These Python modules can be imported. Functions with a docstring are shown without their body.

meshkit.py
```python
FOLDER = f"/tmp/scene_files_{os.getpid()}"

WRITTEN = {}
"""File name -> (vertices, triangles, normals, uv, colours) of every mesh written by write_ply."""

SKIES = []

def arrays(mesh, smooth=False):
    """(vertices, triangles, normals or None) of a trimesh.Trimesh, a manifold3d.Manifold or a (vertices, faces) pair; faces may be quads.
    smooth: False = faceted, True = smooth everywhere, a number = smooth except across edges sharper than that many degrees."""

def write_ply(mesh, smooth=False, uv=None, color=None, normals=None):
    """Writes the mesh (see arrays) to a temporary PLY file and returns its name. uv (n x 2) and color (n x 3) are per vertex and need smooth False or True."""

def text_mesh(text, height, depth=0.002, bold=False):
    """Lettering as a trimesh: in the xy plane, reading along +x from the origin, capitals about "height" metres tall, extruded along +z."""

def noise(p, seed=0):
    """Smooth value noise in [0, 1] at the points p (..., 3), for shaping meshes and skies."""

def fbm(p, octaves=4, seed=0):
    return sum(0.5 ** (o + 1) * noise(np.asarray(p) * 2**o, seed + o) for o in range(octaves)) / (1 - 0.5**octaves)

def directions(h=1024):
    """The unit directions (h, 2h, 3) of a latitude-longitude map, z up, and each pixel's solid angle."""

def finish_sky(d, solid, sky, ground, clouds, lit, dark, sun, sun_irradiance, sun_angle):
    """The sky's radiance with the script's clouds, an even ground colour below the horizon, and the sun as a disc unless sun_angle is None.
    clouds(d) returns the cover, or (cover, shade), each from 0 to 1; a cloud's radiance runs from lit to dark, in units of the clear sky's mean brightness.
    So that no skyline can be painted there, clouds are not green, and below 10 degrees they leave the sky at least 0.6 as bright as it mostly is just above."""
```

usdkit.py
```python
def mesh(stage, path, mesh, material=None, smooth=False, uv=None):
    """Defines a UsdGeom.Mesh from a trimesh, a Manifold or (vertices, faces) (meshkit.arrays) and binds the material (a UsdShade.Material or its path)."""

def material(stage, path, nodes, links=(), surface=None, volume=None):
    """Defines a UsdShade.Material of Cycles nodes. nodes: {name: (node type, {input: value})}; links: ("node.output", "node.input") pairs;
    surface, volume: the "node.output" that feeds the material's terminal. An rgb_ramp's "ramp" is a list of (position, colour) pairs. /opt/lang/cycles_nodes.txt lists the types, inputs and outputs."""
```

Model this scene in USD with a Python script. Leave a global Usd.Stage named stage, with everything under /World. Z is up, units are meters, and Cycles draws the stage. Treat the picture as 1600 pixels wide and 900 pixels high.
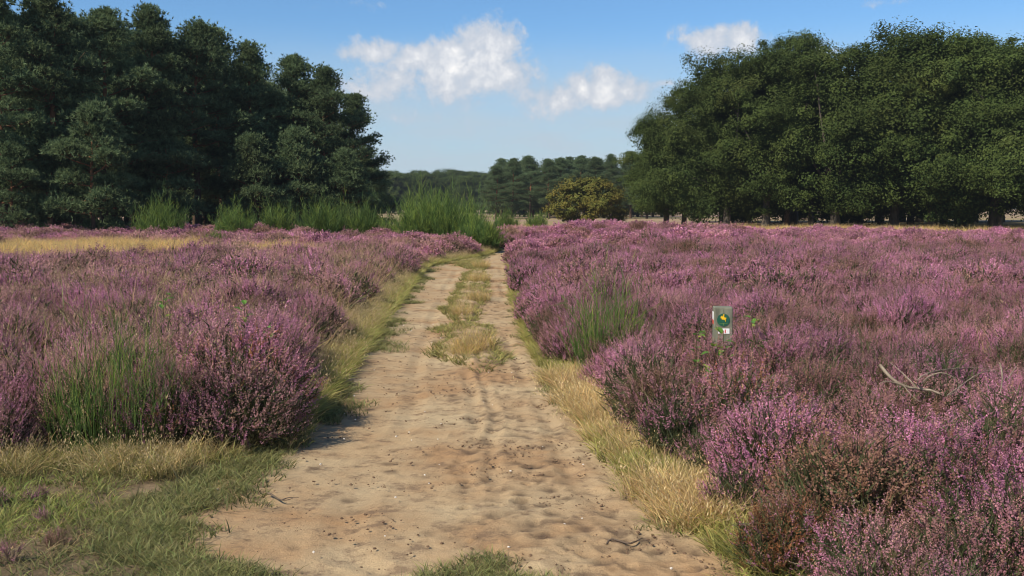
import math, sys
import numpy as np
import trimesh
sys.path.insert(0, "/opt/lang")
import usdkit, meshkit
from pxr import Usd, UsdGeom, UsdLux, UsdShade, Sdf, Gf, Vt

PI = math.pi
rng = np.random.default_rng(7)
stage = Usd.Stage.CreateInMemory()
UsdGeom.SetStageUpAxis(stage, "Z")
UsdGeom.SetStageMetersPerUnit(stage, 1.0)
UsdGeom.Xform.Define(stage, "/World")
UsdGeom.Scope.Define(stage, "/World/Looks")

# ------------------------------------------------------------------ camera
F, HZ, EYE = 1537.0, 324.0, 1.62          # focal length in photo pixels, horizon row, eye height
PITCH = math.atan((450 - HZ) / F)
cam = UsdGeom.Camera.Define(stage, "/World/camera")
cam.CreateHorizontalApertureAttr(36.0)
cam.CreateFocalLengthAttr(36.0 * F / 1600)
cam.CreateClippingRangeAttr(Gf.Vec2f(0.1, 5000))
cam.AddTranslateOp().Set(Gf.Vec3d(0, 0, EYE))
cam.AddRotateXOp().Set(90 - math.degrees(PITCH))
cam.CreateExposureAttr(0.3)

# ------------------------------------------------------------------ sky and sun
SUN_EL, SUN_AZ = math.radians(43), math.radians(-129)      # azimuth from +y towards +x
SUN_DIR = np.array([math.cos(SUN_EL) * math.sin(SUN_AZ), math.cos(SUN_EL) * math.cos(SUN_AZ), math.sin(SUN_EL)])
sun = UsdLux.DistantLight.Define(stage, "/World/sun_light")
sun.CreateIntensityAttr(1.25)
sun.CreateAngleAttr(0.5)
sun.CreateNormalizeAttr(True)
sun.CreateColorAttr(Gf.Vec3f(1.0, 0.91, 0.78))
sun.AddTransformOp().Set(Gf.Matrix4d().SetRotate(Gf.Rotation(Gf.Vec3d(0, 0, 1), Gf.Vec3d(*map(float, SUN_DIR)))))


def pix_dir(px, py):
    h, v = (px - 800) / F, (450 - py) / F
    d = np.array([h, math.cos(PITCH) + v * math.sin(PITCH), -math.sin(PITCH) + v * math.cos(PITCH)])
    return d / np.linalg.norm(d)


def build_sky():
    CL = 6.2                                  # radiance of a sunlit cloud in the sky texture's units
    n = {"tc": ("texture_coordinate", {}),
         "sky": ("sky_texture", {"sky_type": "single_scattering", "sun_disc": False, "sun_elevation": SUN_EL, "sun_rotation": SUN_AZ,
                                 "altitude": 0.0, "air_density": 1.0, "aerosol_density": 0.6, "ozone_density": 1.3}),
         "bg": ("background_shader", {"strength": 0.1}),
         "n1": ("noise_texture", {"scale": 30.0, "detail": 10.0, "roughness": 0.66, "distortion": 0.2}),
         "n2": ("noise_texture", {"scale": 60.0, "detail": 5.0, "roughness": 0.6}),
         "n3": ("noise_texture", {"scale": 9.0, "detail": 6.0, "roughness": 0.55}),
         "sep": ("separate_xyz", {})}
    l = [("tc.generated", "n1.vector"), ("tc.generated", "n2.vector"), ("tc.generated", "sep.vector")]
    # stretched coordinates for the thin veil
    n["mp"] = ("mapping", {"scale": (1.0, 1.0, 4.0)})
    l += [("tc.generated", "mp.vector"), ("mp.vector", "n3.vector")]
    # (px, py, half width px, half height px, strength)
    puffs = [(768, 78, 42, 42, 1.15), (735, 108, 75, 40, 1.05), (795, 112, 42, 30, 1.0), (690, 95, 50, 26, .95), (655, 92, 55, 20, .85), (590, 82, 52, 18, .8), (640, 125, 100, 34, .66), (560, 140, 60, 26, .5), (720, 140, 60, 20, .7), (860, 175, 110, 26, .42), (660, 185, 120, 26, .35),
             (945, 138, 34, 28, 1.0), (910, 140, 40, 24, .85), (870, 150, 60, 28, .8), (840, 120, 30, 26, .55), (985, 140, 45, 20, .8), (1045, 130, 50, 9, .62),
             (1110, 62, 34, 24, .95), (1160, 62, 36, 24, .9), (1080, 45, 30, 14, .5), (1280, 78, 40, 20, .7), (580, 8, 70, 12, .4), (480, 12, 70, 12, .3), (1410, 2, 90, 10, .35)]
    r2 = np.random.default_rng(3)
    dirs = [(pix_dir(a, b), c / F, d / F, e) for a, b, c, d, e in puffs]
    for k in range(16):                       # the same fair-weather clouds go on round the rest of the horizon
        az, el = math.radians(40 + k * 17.5 + r2.uniform(-6, 6)), math.radians(r2.uniform(5, 13))
        for q in range(2):
            a2, e2 = az + r2.uniform(-.05, .05), el + r2.uniform(-.015, .015)
            dirs.append((np.array([math.sin(a2) * math.cos(e2), math.cos(a2) * math.cos(e2), math.sin(e2)]), r2.uniform(.03, .06), r2.uniform(.015, .025), r2.uniform(.7, 1.0)))
    last = None
    for i, (c, sx, sz, st) in enumerate(dirs):
        n[f"s{i}"] = ("vector_math", {"math_type": "subtract", "vector2": tuple(c)})
        n[f"m{i}"] = ("vector_math", {"math_type": "multiply", "vector2": (1 / sx, 1 / sx, 1 / sz)})
        n[f"d{i}"] = ("vector_math", {"math_type": "length"})
        n[f"r{i}"] = ("map_range", {"from_min": 0.0, "from_max": 2.0, "to_min": st, "to_max": 0.0, "clamp": True})
        l += [("tc.generated", f"s{i}.vector1"), (f"s{i}.vector", f"m{i}.vector1"), (f"m{i}.vector", f"d{i}.vector1"), (f"d{i}.value", f"r{i}.value")]
        if last:
            n[f"x{i}"] = ("math", {"math_type": "smoothmax", "value3": 0.15})
            l += [(last, f"x{i}.value1"), (f"r{i}.result", f"x{i}.value2")]
            last = f"x{i}.value"
        else:
            last = f"r{i}.result"
    # cover = smoothstep(puff + (noise - .5) * k)
    n["k1"] = ("math", {"math_type": "multiply_add", "value2": 1.3, "value3": -0.58})
    n["sum"] = ("math", {"math_type": "add"})
    n["cov"] = ("map_range", {"range_type": "smoothstep", "from_min": 0.38, "from_max": 0.70, "to_min": 0.0, "to_max": 0.93, "clamp": True})
    l += [("n1.fac", "k1.value1"), ("k1.value", "sum.value1"), (last, "sum.value2"), ("sum.value", "cov.value")]
    # shade: thick parts are bright, thin edges and bottoms bluish grey
    n["shd"] = ("map_range", {"from_min": 0.45, "from_max": 1.25, "to_min": 0.0, "to_max": 1.0, "clamp": True})
    n["k2"] = ("math", {"math_type": "multiply_add", "value2": 0.9, "value3": -0.42})
    n["shs"] = ("math", {"math_type": "add", "use_clamp": True})
    n["ccol"] = ("rgb_ramp", {"ramp": [(0.0, (0.62 * CL, 0.74 * CL, 0.90 * CL)), (0.45, (0.86 * CL, 0.90 * CL, 0.98 * CL)), (1.0, (1.4 * CL, 1.36 * CL, 1.32 * CL))]})
    l += [("sum.value", "shd.value"), ("n2.fac", "k2.value1"), ("k2.value", "shs.value1"), ("shd.result", "shs.value2"), ("shs.value", "ccol.fac")]
    # pale veil low over the horizon
    n["vel"] = ("map_range", {"range_type": "smoothstep", "from_min": 0.08, "from_max": 0.185, "to_min": 0.96, "to_max": 0.0, "clamp": True})
    n["vn"] = ("map_range", {"from_min": 0.3, "from_max": 0.7, "to_min": 0.6, "to_max": 1.0, "clamp": True})
    n["vf"] = ("math", {"math_type": "multiply"})
    n["veil"] = ("mix", {"color2": (0.66 * CL, 0.79 * CL, 0.91 * CL)})
    n["mixc"] = ("mix", {})
    n["gain"] = ("mix", {"mix_type": "multiply", "fac": 1.0, "color2": (0.62, 0.89, 1.15)})
    l += [("sep.z", "vel.value"), ("n3.fac", "vn.value"), ("vel.result", "vf.value1"), ("vn.result", "vf.value2"),
          ("sky.color", "gain.color1"), ("gain.color", "veil.color1"), ("vf.value", "veil.fac"), ("veil.color", "mixc.color1"), ("ccol.color", "mixc.color2"), ("cov.result", "mixc.fac"), ("mixc.color", "bg.color")]
    return usdkit.material(stage, "/World/Looks/sky_material", n, l, surface="bg.background")


dome = UsdLux.DomeLight.Define(stage, "/World/sky")
UsdShade.MaterialBindingAPI.Apply(dome.GetPrim()).Bind(build_sky())


# ------------------------------------------------------------------ helpers
def G(px, py, z=0.0):
    d = pix_dir(px, py)
    t = (z - EYE) / d[2]
    return d[0] * t, d[1] * t


def at(px, d):
    """x of photo column px at distance d."""
    return (px - 800) / F * d


def sstep(a, b, x):
    t = np.clip((np.asarray(x, float) - a) / (b - a), 0, 1)
    return t * t * (3 - 2 * t)


def fbm2(x, y, s, seed=0, oct=3):
    x, y = np.broadcast_arrays(np.asarray(x, float), np.asarray(y, float))
    return meshkit.fbm(np.stack([x * s, y * s, np.zeros_like(x) + 0.37], -1), oct, seed)


def unit(v):
    return v / np.maximum(np.linalg.norm(v, axis=-1, keepdims=True), 1e-9)


class MB:
    """Collects triangles with a colour per vertex."""
    def __init__(self):
        self.v, self.f, self.c, self.n = [], [], [], 0

    def add(self, v, f, c):
        v = np.asarray(v, float).reshape(-1, 3)
        c = np.broadcast_to(np.asarray(c, float), v.shape)
        self.v.append(v); self.f.append(np.asarray(f, int) + self.n); self.c.append(c); self.n += len(v)

    def data(self):
        return np.vstack(self.v), np.vstack(self.f), np.vstack(self.c)


def emit(path, data, mat, smooth=False):
    v, f, c = data
    m = usdkit.mesh(stage, path, (v, f), mat, smooth=smooth)
    UsdGeom.PrimvarsAPI(m).CreatePrimvar("Cd", Sdf.ValueTypeNames.Color3fArray, "vertex").Set(Vt.Vec3fArray.FromNumpy(c.astype(np.float32)))
    return m


def ribbons(mb, P, D, L, W, bend, nseg, c0, c1, r, taper=1.3):
    """Flat tapering blades from P along D with length L, width W, bent by the vector bend."""
    N = len(P)
    side = unit(np.cross(D, r.normal(size=(N, 3))))
    V, C = [], []
    for k in range(nseg + 1):
        t = k / nseg
        p = P + D * (L * t)[:, None] + bend * t * t
        col = c0 * (1 - t) + c1 * t
        if k < nseg:
            w = (W * (1 - t ** taper) * 0.5 + W * 0.08)[:, None]
            V += [p - side * w, p + side * w]; C += [col, col]
        else:
            V.append(p); C.append(col)
    K = len(V)
    V, C = np.stack(V, 1).reshape(-1, 3), np.stack([np.broadcast_to(x, (N, 3)) for x in C], 1).reshape(-1, 3)
    f = []
    for k in range(nseg - 1):
        a = 2 * k
        f += [[a, a + 1, a + 3], [a, a + 3, a + 2]]
    f.append([K - 3, K - 2, K - 1])
    f = (np.array(f)[None] + (np.arange(N) * K)[:, None, None]).reshape(-1, 3)
    mb.add(V, f, C)


def diamonds(mb, P, A, B, col):
    """Small four-cornered faces at P with half axes A and B."""
    N = len(P)
    V = np.stack([P - A, P + B, P + A, P - B], 1).reshape(-1, 3)
    f = (np.array([[0, 1, 2], [0, 2, 3]])[None] + (np.arange(N) * 4)[:, None, None]).reshape(-1, 3)
    mb.add(V, f, np.repeat(np.broadcast_to(col, (N, 3)), 4, 0))


def tube(mb, pts, rad, sides, col):
    p = np.asarray(pts, float)
    t = unit(np.gradient(p, axis=0))
    a = unit(np.cross(t, np.where(np.abs(t[:, 2:]) < 0.9, [0, 0, 1.0], [1.0, 0, 0])))
    b = np.cross(t, a)
    ang = np.arange(sides) * 2 * PI / sides
    rad = np.broadcast_to(rad, (len(p),))
    v = p[:, None] + rad[:, None, None] * (np.cos(ang)[None, :, None] * a[:, None] + np.sin(ang)[None, :, None] * b[:, None])
    i, j = np.meshgrid(np.arange(len(p) - 1), np.arange(sides), indexing="ij")
    q = np.stack([i * sides + j, i * sides + (j + 1) % sides, (i + 1) * sides + (j + 1) % sides, (i + 1) * sides + j], -1).reshape(-1, 4)
    mb.add(v.reshape(-1, 3), np.vstack([q[:, [0, 1, 2]], q[:, [0, 2, 3]]]), col)


used_names = {}


def numbered(name, parent="/World"):
    k = used_names.get((parent, name), -1) + 1
    used_names[(parent, name)] = k
    return f"{parent}/{name}" + (f"_{k:03d}" if k else "")


def tag(prim, label=None, cat=None, group=None, kind=None):
    for k, x in (("label", label), ("category", cat), ("group", group), ("kind", kind)):
        if x:
            prim.SetCustomDataByKey(k, x)
    return prim


def thing(name, label, cat, loc, rz=0.0, sc=1.0, group=None):
    x = UsdGeom.Xform.Define(stage, numbered(name))
    x.AddTranslateOp().Set(Gf.Vec3d(*map(float, loc)))
    x.AddRotateZOp().Set(float(rz))
    s = (sc, sc, sc) if np.ndim(sc) == 0 else sc
    x.AddScaleOp().Set(Gf.Vec3f(*map(float, s)))
    return tag(x.GetPrim(), label, cat, group)


def part(name, data, mat, parent, label=None, smooth=False):
    m = emit(numbered(name, str(parent.GetPath())), data, mat, smooth)
    if label:
        tag(m.GetPrim(), label)
    return m


def copy_of(src, name, label, cat, loc, rz=0.0, sc=1.0, group=None):
    p = thing(name, label, cat, loc, rz, sc, group)
    p.GetReferences().AddInternalReference(src.GetPath())
    p.SetInstanceable(True)
    return p


def scatter(name, label, cat, protos, mat, pos, idx, rz, tilt, sc, mats=None):
    """One mass of ground cover: many small copies of the prototype meshes."""
    path = numbered(name)
    pi = UsdGeom.PointInstancer.Define(stage, path)
    tag(pi.GetPrim(), label, cat, kind="stuff")
    UsdGeom.Scope.Define(stage, path + "/kinds")
    targets = []
    for k, dta in enumerate(protos):
        m = emit(f"{path}/kinds/kind_{k}", dta, mats[k] if mats else mat)
        targets.append(m.GetPath())
    pi.CreatePrototypesRel().SetTargets(targets)
    n = len(pos)
    pi.CreateProtoIndicesAttr(Vt.IntArray.FromNumpy(np.asarray(idx, np.int32)))
    pi.CreatePositionsAttr(Vt.Vec3fArray.FromNumpy(np.asarray(pos, np.float32)))
    sc = np.asarray(sc, float)
    pi.CreateScalesAttr(Vt.Vec3fArray.FromNumpy((np.repeat(sc[:, None], 3, 1) if sc.ndim == 1 else sc).astype(np.float32)))
    tx, ty = tilt[:, 0] / 2, tilt[:, 1] / 2       # small tilts about x and y after the turn about z
    h = np.asarray(rz) / 2
    qz = np.stack([np.cos(h), 0 * h, 0 * h, np.sin(h)], 1)
    qt = unit(np.stack([np.ones(n), tx, ty, np.zeros(n)], 1))
    w = qt[:, 0] * qz[:, 0] - qt[:, 3] * qz[:, 3]
    q = np.stack([qt[:, 0] * qz[:, 0], qt[:, 1] * qz[:, 0] + qt[:, 2] * qz[:, 3], qt[:, 2] * qz[:, 0] - qt[:, 1] * qz[:, 3], qt[:, 0] * qz[:, 3]], 1)
    pi.CreateOrientationsAttr(Vt.QuathArray([Gf.Quath(float(a), float(b), float(c), float(d)) for a, b, c, d in q]))
    return pi


# ------------------------------------------------------------------ materials
def veg(name, transl=0.3, patch=None, rough=0.6, spec=0.2, vary=0.25, patch2=None, old=None):
    """Plant material: the mesh's own colour, varied between plants and, with patch = (colour, scale, low, high), from place to place."""
    n = {"cd": ("attribute", {"attribute": "Cd"}), "oi": ("object_info", {}), "geo": ("geometry", {}),
         "val": ("map_range", {"from_min": 0.0, "from_max": 1.0, "to_min": 1 - vary, "to_max": 1 + vary}),
         "hsv": ("hsv", {"hue": 0.5, "saturation": 1.0}),
         "p": ("principled_bsdf", {"roughness": rough, "specular_ior_level": spec}),
         "t": ("translucent_bsdf", {}), "mx": ("mix_closure", {"fac": transl})}
    l = [("oi.random", "val.value"), ("val.result", "hsv.value")]
    src = "cd.color"
    for i, pt in enumerate([patch, patch2]):
        if pt:
            n[f"no{i}"] = ("noise_texture", {"scale": pt[1], "detail": 3.0, "roughness": 0.6})
            n[f"fa{i}"] = ("map_range", {"range_type": "smoothstep", "from_min": pt[2], "from_max": pt[3], "to_min": 0.0, "to_max": pt[4] if len(pt) > 4 else 0.8, "clamp": True})
            n[f"pm{i}"] = ("mix", {"color2": pt[0]})
            l += [("geo.position", f"no{i}.vector"), (f"no{i}.fac", f"fa{i}.value"), (f"fa{i}.result", f"pm{i}.fac"), (src, f"pm{i}.color1")]
            src = f"pm{i}.color"
    if old:                                    # some plants are past flowering: browned all over
        n["fo"] = ("map_range", {"range_type": "smoothstep", "from_min": old[1], "from_max": 1.0, "to_min": 0.0, "to_max": old[2], "clamp": True})
        n["r2"] = ("white_noise_texture", {"dimensions": "1D"})
        n["om"] = ("mix", {"color2": old[0]})
        l += [("oi.random", "r2.w"), ("r2.value", "fo.value"), ("fo.result", "om.fac"), (src, "om.color1")]
        src = "om.color"
    l += [(src, "hsv.color"), ("hsv.color", "p.base_color"), ("hsv.color", "t.color"), ("p.BSDF", "mx.closure1"), ("t.BSDF", "mx.closure2")]
    return usdkit.material(stage, f"/World/Looks/{name}", n, l, surface="mx.closure")


M = {}
M["heather_flower"] = veg("heather_flower", 0.3, patch=((0.40, 0.23, 0.18), 1.5, 0.44, 0.66, 0.75), patch2=((0.48, 0.155, 0.35), 0.7, 0.54, 0.74, 0.4), vary=0.3, old=((0.23, 0.125, 0.075), 0.6, 0.8))
M["heather_flower_left"] = veg("heather_flower_left", 0.3, patch=((0.44, 0.275, 0.19), 0.9, 0.42, 0.64, 0.75), patch2=((0.40, 0.145, 0.29), 0.7, 0.56, 0.72, 0.45), vary=0.3, old=((0.26, 0.16, 0.095), 0.52, 0.8))
M["heather_stem"] = veg("heather_stem", 0.2, patch=((0.13, 0.07, 0.035), 1.6, 0.5, 0.7, 0.7), vary=0.2)
M["grass"] = veg("grass_blades", 0.35, vary=0.22)
M["broom"] = veg("broom_stems", 0.3, vary=0.12)
M["needles"] = veg("pine_needles", 0.38, patch=((0.12, 0.125, 0.05), 0.35, 0.5, 0.75, 0.5), vary=0.18, rough=0.6, spec=0.12)
M["leaves"] = veg("oak_leaves", 0.28, patch=((0.115, 0.12, 0.03), 0.3, 0.5, 0.75, 0.5), vary=0.2, rough=0.6, spec=0.08)
M["broad"] = veg("broad_leaves", 0.4, vary=0.1, rough=0.4, spec=0.4)


def bark(name, lo, hi):
    n = {"tc": ("texture_coordinate", {}), "mp": ("mapping", {"scale": (7.0, 7.0, 1.6)}), "no": ("noise_texture", {"scale": 2.2, "detail": 6.0, "roughness": 0.65}),
         "ra": ("rgb_ramp", {"ramp": [(0.3, lo), (0.7, hi)]}), "bu": ("bump", {"strength": 0.8, "distance": 0.03}), "cd": ("attribute", {"attribute": "Cd"}),
         "mu": ("mix", {"mix_type": "multiply", "fac": 1.0}), "p": ("principled_bsdf", {"roughness": 0.85, "specular_ior_level": 0.2})}
    l = [("tc.object", "mp.vector"), ("mp.vector", "no.vector"), ("no.fac", "ra.fac"), ("ra.color", "mu.color1"), ("cd.color", "mu.color2"), ("mu.color", "p.base_color"), ("no.fac", "bu.height"), ("bu.normal", "p.normal")]
    return usdkit.material(stage, f"/World/Looks/{name}", n, l, surface="p.BSDF")


M["pine_bark"] = bark("pine_bark", (0.085, 0.055, 0.038), (0.20, 0.125, 0.08))
M["oak_bark"] = bark("oak_bark", (0.05, 0.042, 0.032), (0.15, 0.125, 0.095))
M["dead_wood"] = bark("dead_wood", (0.13, 0.095, 0.065), (0.33, 0.265, 0.19))
M["twig_wood"] = bark("twig_wood", (0.06, 0.042, 0.03), (0.18, 0.13, 0.09))


def ground_material():
    n = {"geo": ("geometry", {}), "n1": ("noise_texture", {"scale": 1.1, "detail": 8.0, "roughness": 0.7}), "n2": ("noise_texture", {"scale": 28.0, "detail": 5.0, "roughness": 0.75}),
         "n3": ("noise_texture", {"scale": 0.035, "detail": 4.0, "roughness": 0.6}),
         "r1": ("rgb_ramp", {"ramp": [(0.3, (0.085, 0.06, 0.035)), (0.5, (0.16, 0.115, 0.065)), (0.68, (0.30, 0.215, 0.13))]}),
         "r2": ("map_range", {"from_min": 0.25, "from_max": 0.75, "to_min": 0.55, "to_max": 1.3}), "mu": ("mix", {"mix_type": "multiply", "fac": 1.0}),
         "rf": ("rgb_ramp", {"ramp": [(0.35, (0.27, 0.16, 0.15)), (0.5, (0.33, 0.24, 0.13)), (0.62, (0.22, 0.19, 0.08))]}),
         "sp": ("separate_xyz", {}), "df": ("map_range", {"range_type": "smoothstep", "from_min": 48.0, "from_max": 75.0, "to_min": 0.0, "to_max": 1.0, "clamp": True}), "mf": ("mix", {}),
         "bu": ("bump", {"strength": 0.6, "distance": 0.03}), "p": ("principled_bsdf", {"roughness": 0.95, "specular_ior_level": 0.1})}
    l = [("geo.position", f"{k}.vector") for k in ("n1", "n2", "n3", "sp")]
    l += [("n1.fac", "r1.fac"), ("n2.fac", "r2.value"), ("n3.fac", "rf.fac"), ("sp.y", "df.value"), ("df.result", "mf.fac"), ("r1.color", "mf.color1"), ("rf.color", "mf.color2"),
          ("mf.color", "mu.color1"), ("r2.result", "mu.color2"), ("mu.color", "p.base_color"), ("n2.fac", "bu.height"), ("bu.normal", "p.normal")]
    return usdkit.material(stage, "/World/Looks/heath_soil", n, l, surface="p.BSDF")


def sand_material():
    n = {"geo": ("geometry", {}), "n1": ("noise_texture", {"scale": 0.9, "detail": 6.0, "roughness": 0.6}), "n2": ("noise_texture", {"scale": 9.0, "detail": 8.0, "roughness": 0.72}),
         "n3": ("noise_texture", {"scale": 120.0, "detail": 3.0, "roughness": 0.7}), "mp": ("mapping", {"scale": (0.9, 1.2, 1.0)}), "n4": ("noise_texture", {"scale": 5.5, "detail": 7.0, "roughness": 0.75}),
         "r1": ("rgb_ramp", {"ramp": [(0.36, (0.335, 0.205, 0.102)), (0.50, (0.378, 0.266, 0.146)), (0.66, (0.425, 0.322, 0.186))]}),
         "m2": ("map_range", {"range_type": "smoothstep", "from_min": 0.50, "from_max": 0.66, "to_min": 0.0, "to_max": 0.75, "clamp": True}), "md": ("mix", {"color2": (0.16, 0.105, 0.066)}),
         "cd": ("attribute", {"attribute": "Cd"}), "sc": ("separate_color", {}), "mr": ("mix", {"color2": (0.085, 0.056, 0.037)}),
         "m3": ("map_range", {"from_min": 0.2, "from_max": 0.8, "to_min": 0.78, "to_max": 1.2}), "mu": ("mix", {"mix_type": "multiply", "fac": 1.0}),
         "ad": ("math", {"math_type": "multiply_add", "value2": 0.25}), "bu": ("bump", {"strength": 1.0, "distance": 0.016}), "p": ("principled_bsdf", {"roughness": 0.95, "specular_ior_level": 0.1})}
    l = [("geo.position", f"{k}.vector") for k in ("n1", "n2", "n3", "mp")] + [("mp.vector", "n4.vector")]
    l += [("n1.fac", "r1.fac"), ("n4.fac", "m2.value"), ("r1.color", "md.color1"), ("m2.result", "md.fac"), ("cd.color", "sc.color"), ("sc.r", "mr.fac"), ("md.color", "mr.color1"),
          ("mr.color", "mu.color1"), ("n3.fac", "m3.value"), ("m3.result", "mu.color2"), ("mu.color", "p.base_color"),
          ("n3.fac", "ad.value1"), ("n2.fac", "ad.value3"), ("ad.value", "bu.height"), ("bu.normal", "p.normal")]
    return usdkit.material(stage, "/World/Looks/trodden_sand", n, l, surface="p.BSDF")


def plain(name, color, rough=0.6, spec=0.3, noise=None):
    n = {"p": ("principled_bsdf", {"roughness": rough, "specular_ior_level": spec}), "tc": ("texture_coordinate", {}),
         "no": ("noise_texture", {"scale": noise[0] if noise else 20.0, "detail": 5.0, "roughness": 0.65}), "mp": ("mapping", {"scale": noise[1] if noise else (1, 1, 1)}),
         "mr": ("map_range", {"from_min": 0.25, "from_max": 0.75, "to_min": noise[2] if noise else 0.85, "to_max": noise[3] if noise else 1.15}), "mu": ("mix", {"mix_type": "multiply", "fac": 1.0, "color1": color})}
    l = [("tc.object", "mp.vector"), ("mp.vector", "no.vector"), ("no.fac", "mr.value"), ("mr.result", "mu.color2"), ("mu.color", "p.base_color")]
    return usdkit.material(stage, f"/World/Looks/{name}", n, l, surface="p.BSDF")


# ------------------------------------------------------------------ the lie of the land
EL = [(330, 960), (350, 900), (190, 862), (225, 835), (262, 800), (315, 765), (352, 735), (398, 702), (478, 660), (508, 620), (543, 580), (573, 540), (600, 500), (631, 460), (660, 425), (672, 415), (735, 405), (762, 398)]
ER = [(1260, 960), (1205, 900), (1165, 870), (1115, 840), (1050, 800), (1010, 760), (970, 720), (935, 680), (905, 640), (872, 600), (850, 560), (826, 520), (812, 480), (803, 440), (801, 415), (800, 398)]
gl, gr_ = np.array([G(*p) for p in EL]), np.array([G(*p) for p in ER])
gl = np.vstack([[-2.2, -4], [-1.75, 2.6], gl[1:], [[0.2, 39.5], [1.8, 43.5], [3.4, 47]]])
gr_ = np.vstack([[2.2, -4], [1.25, 2.6], gr_[1:], [[0.9, 38.2], [3.0, 40.5], [6.5, 43]]])


def xL(y): return np.interp(y, gl[:, 1], gl[:, 0])
def xR(y): return np.interp(y, gr_[:, 1], gr_[:, 0])


def edge_in(x, y):
    """Metres inside the sand track (negative outside), with a ragged edge."""
    e = np.minimum(x - xL(y), xR(y) - x)
    return e + 0.11 + (fbm2(x, y, 1.6, 11) - 0.5) * 0.45 + (fbm2(x, y, 7.0, 12) - 0.5) * 0.12


def H(x, y):
    x, y = np.asarray(x, float), np.asarray(y, float)
    dr, dl = x - xR(y), xL(y) - x
    amp = np.interp(y, [4, 10, 25, 38, 46, 60], [0.06, 0.12, 0.25, 0.25, 0.08, 0.0])
    z = amp * sstep(0.0, 2.4, dr)
    ampl = np.interp(y, [5, 8, 20, 32, 45, 58], [0.03, 0.08, 0.10, 0.12, 0.14, 0.0])
    z = z + ampl * sstep(0.0, 1.8, dl)
    out = sstep(0.1, 1.5, np.maximum(dr, dl))
    z = z + (fbm2(x, y, 0.35, 5) - 0.5) * 0.28 * out * (1 - sstep(45, 60, y))
    z = z + (fbm2(x, y, 0.85, 6, 2) - 0.5) * 0.46 * sstep(0.3, 1.6, np.maximum(dr, dl)) * sstep(6.2, 7.5, np.where(x < 0, y, 9)) * (1 - sstep(40, 52, y))
    z = z + 0.42 * np.exp(-((x - 3.6) / 2.8) ** 2 - ((y - 38) / 4.5) ** 2)
    z = z - 0.10 * sstep(12, 26, x) * sstep(18, 36, y) * (1 - sstep(50, 60, y))
    return z


def build_ground():
    ys = np.concatenate([np.linspace(-30, -6, 13)[:-1], np.arange(-6, 2.5, 0.4), np.arange(2.5, 16, 0.13), np.arange(16, 48, 0.22), np.geomspace(48, 1500, 50)])
    xp = np.concatenate([np.arange(0, 6, 0.13), np.arange(6, 30, 0.5), np.geomspace(30, 1200, 24)])
    xs = np.concatenate([-xp[:0:-1], xp])
    X, Y = np.meshgrid(xs, ys)
    Z = H(X, Y) - 0.07 * sstep(-0.02, 0.12, edge_in(X, Y)) * (Y < 47) + (fbm2(X, Y, 3.1, 8) - 0.5) * 0.05 * (Y < 48)
    n0, n1 = X.shape
    i, j = np.meshgrid(np.arange(n0 - 1), np.arange(n1 - 1), indexing="ij")
    q = np.stack([i * n1 + j, i * n1 + j + 1, (i + 1) * n1 + j + 1, (i + 1) * n1 + j], -1).reshape(-1, 4)
    m = usdkit.mesh(stage, "/World/ground", (np.stack([X, Y, Z], -1).reshape(-1, 3), q), ground_material(), smooth=True)
    tag(m.GetPrim(), "brown sandy soil under the heather running back to the far trees", "ground", kind="structure")


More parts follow.
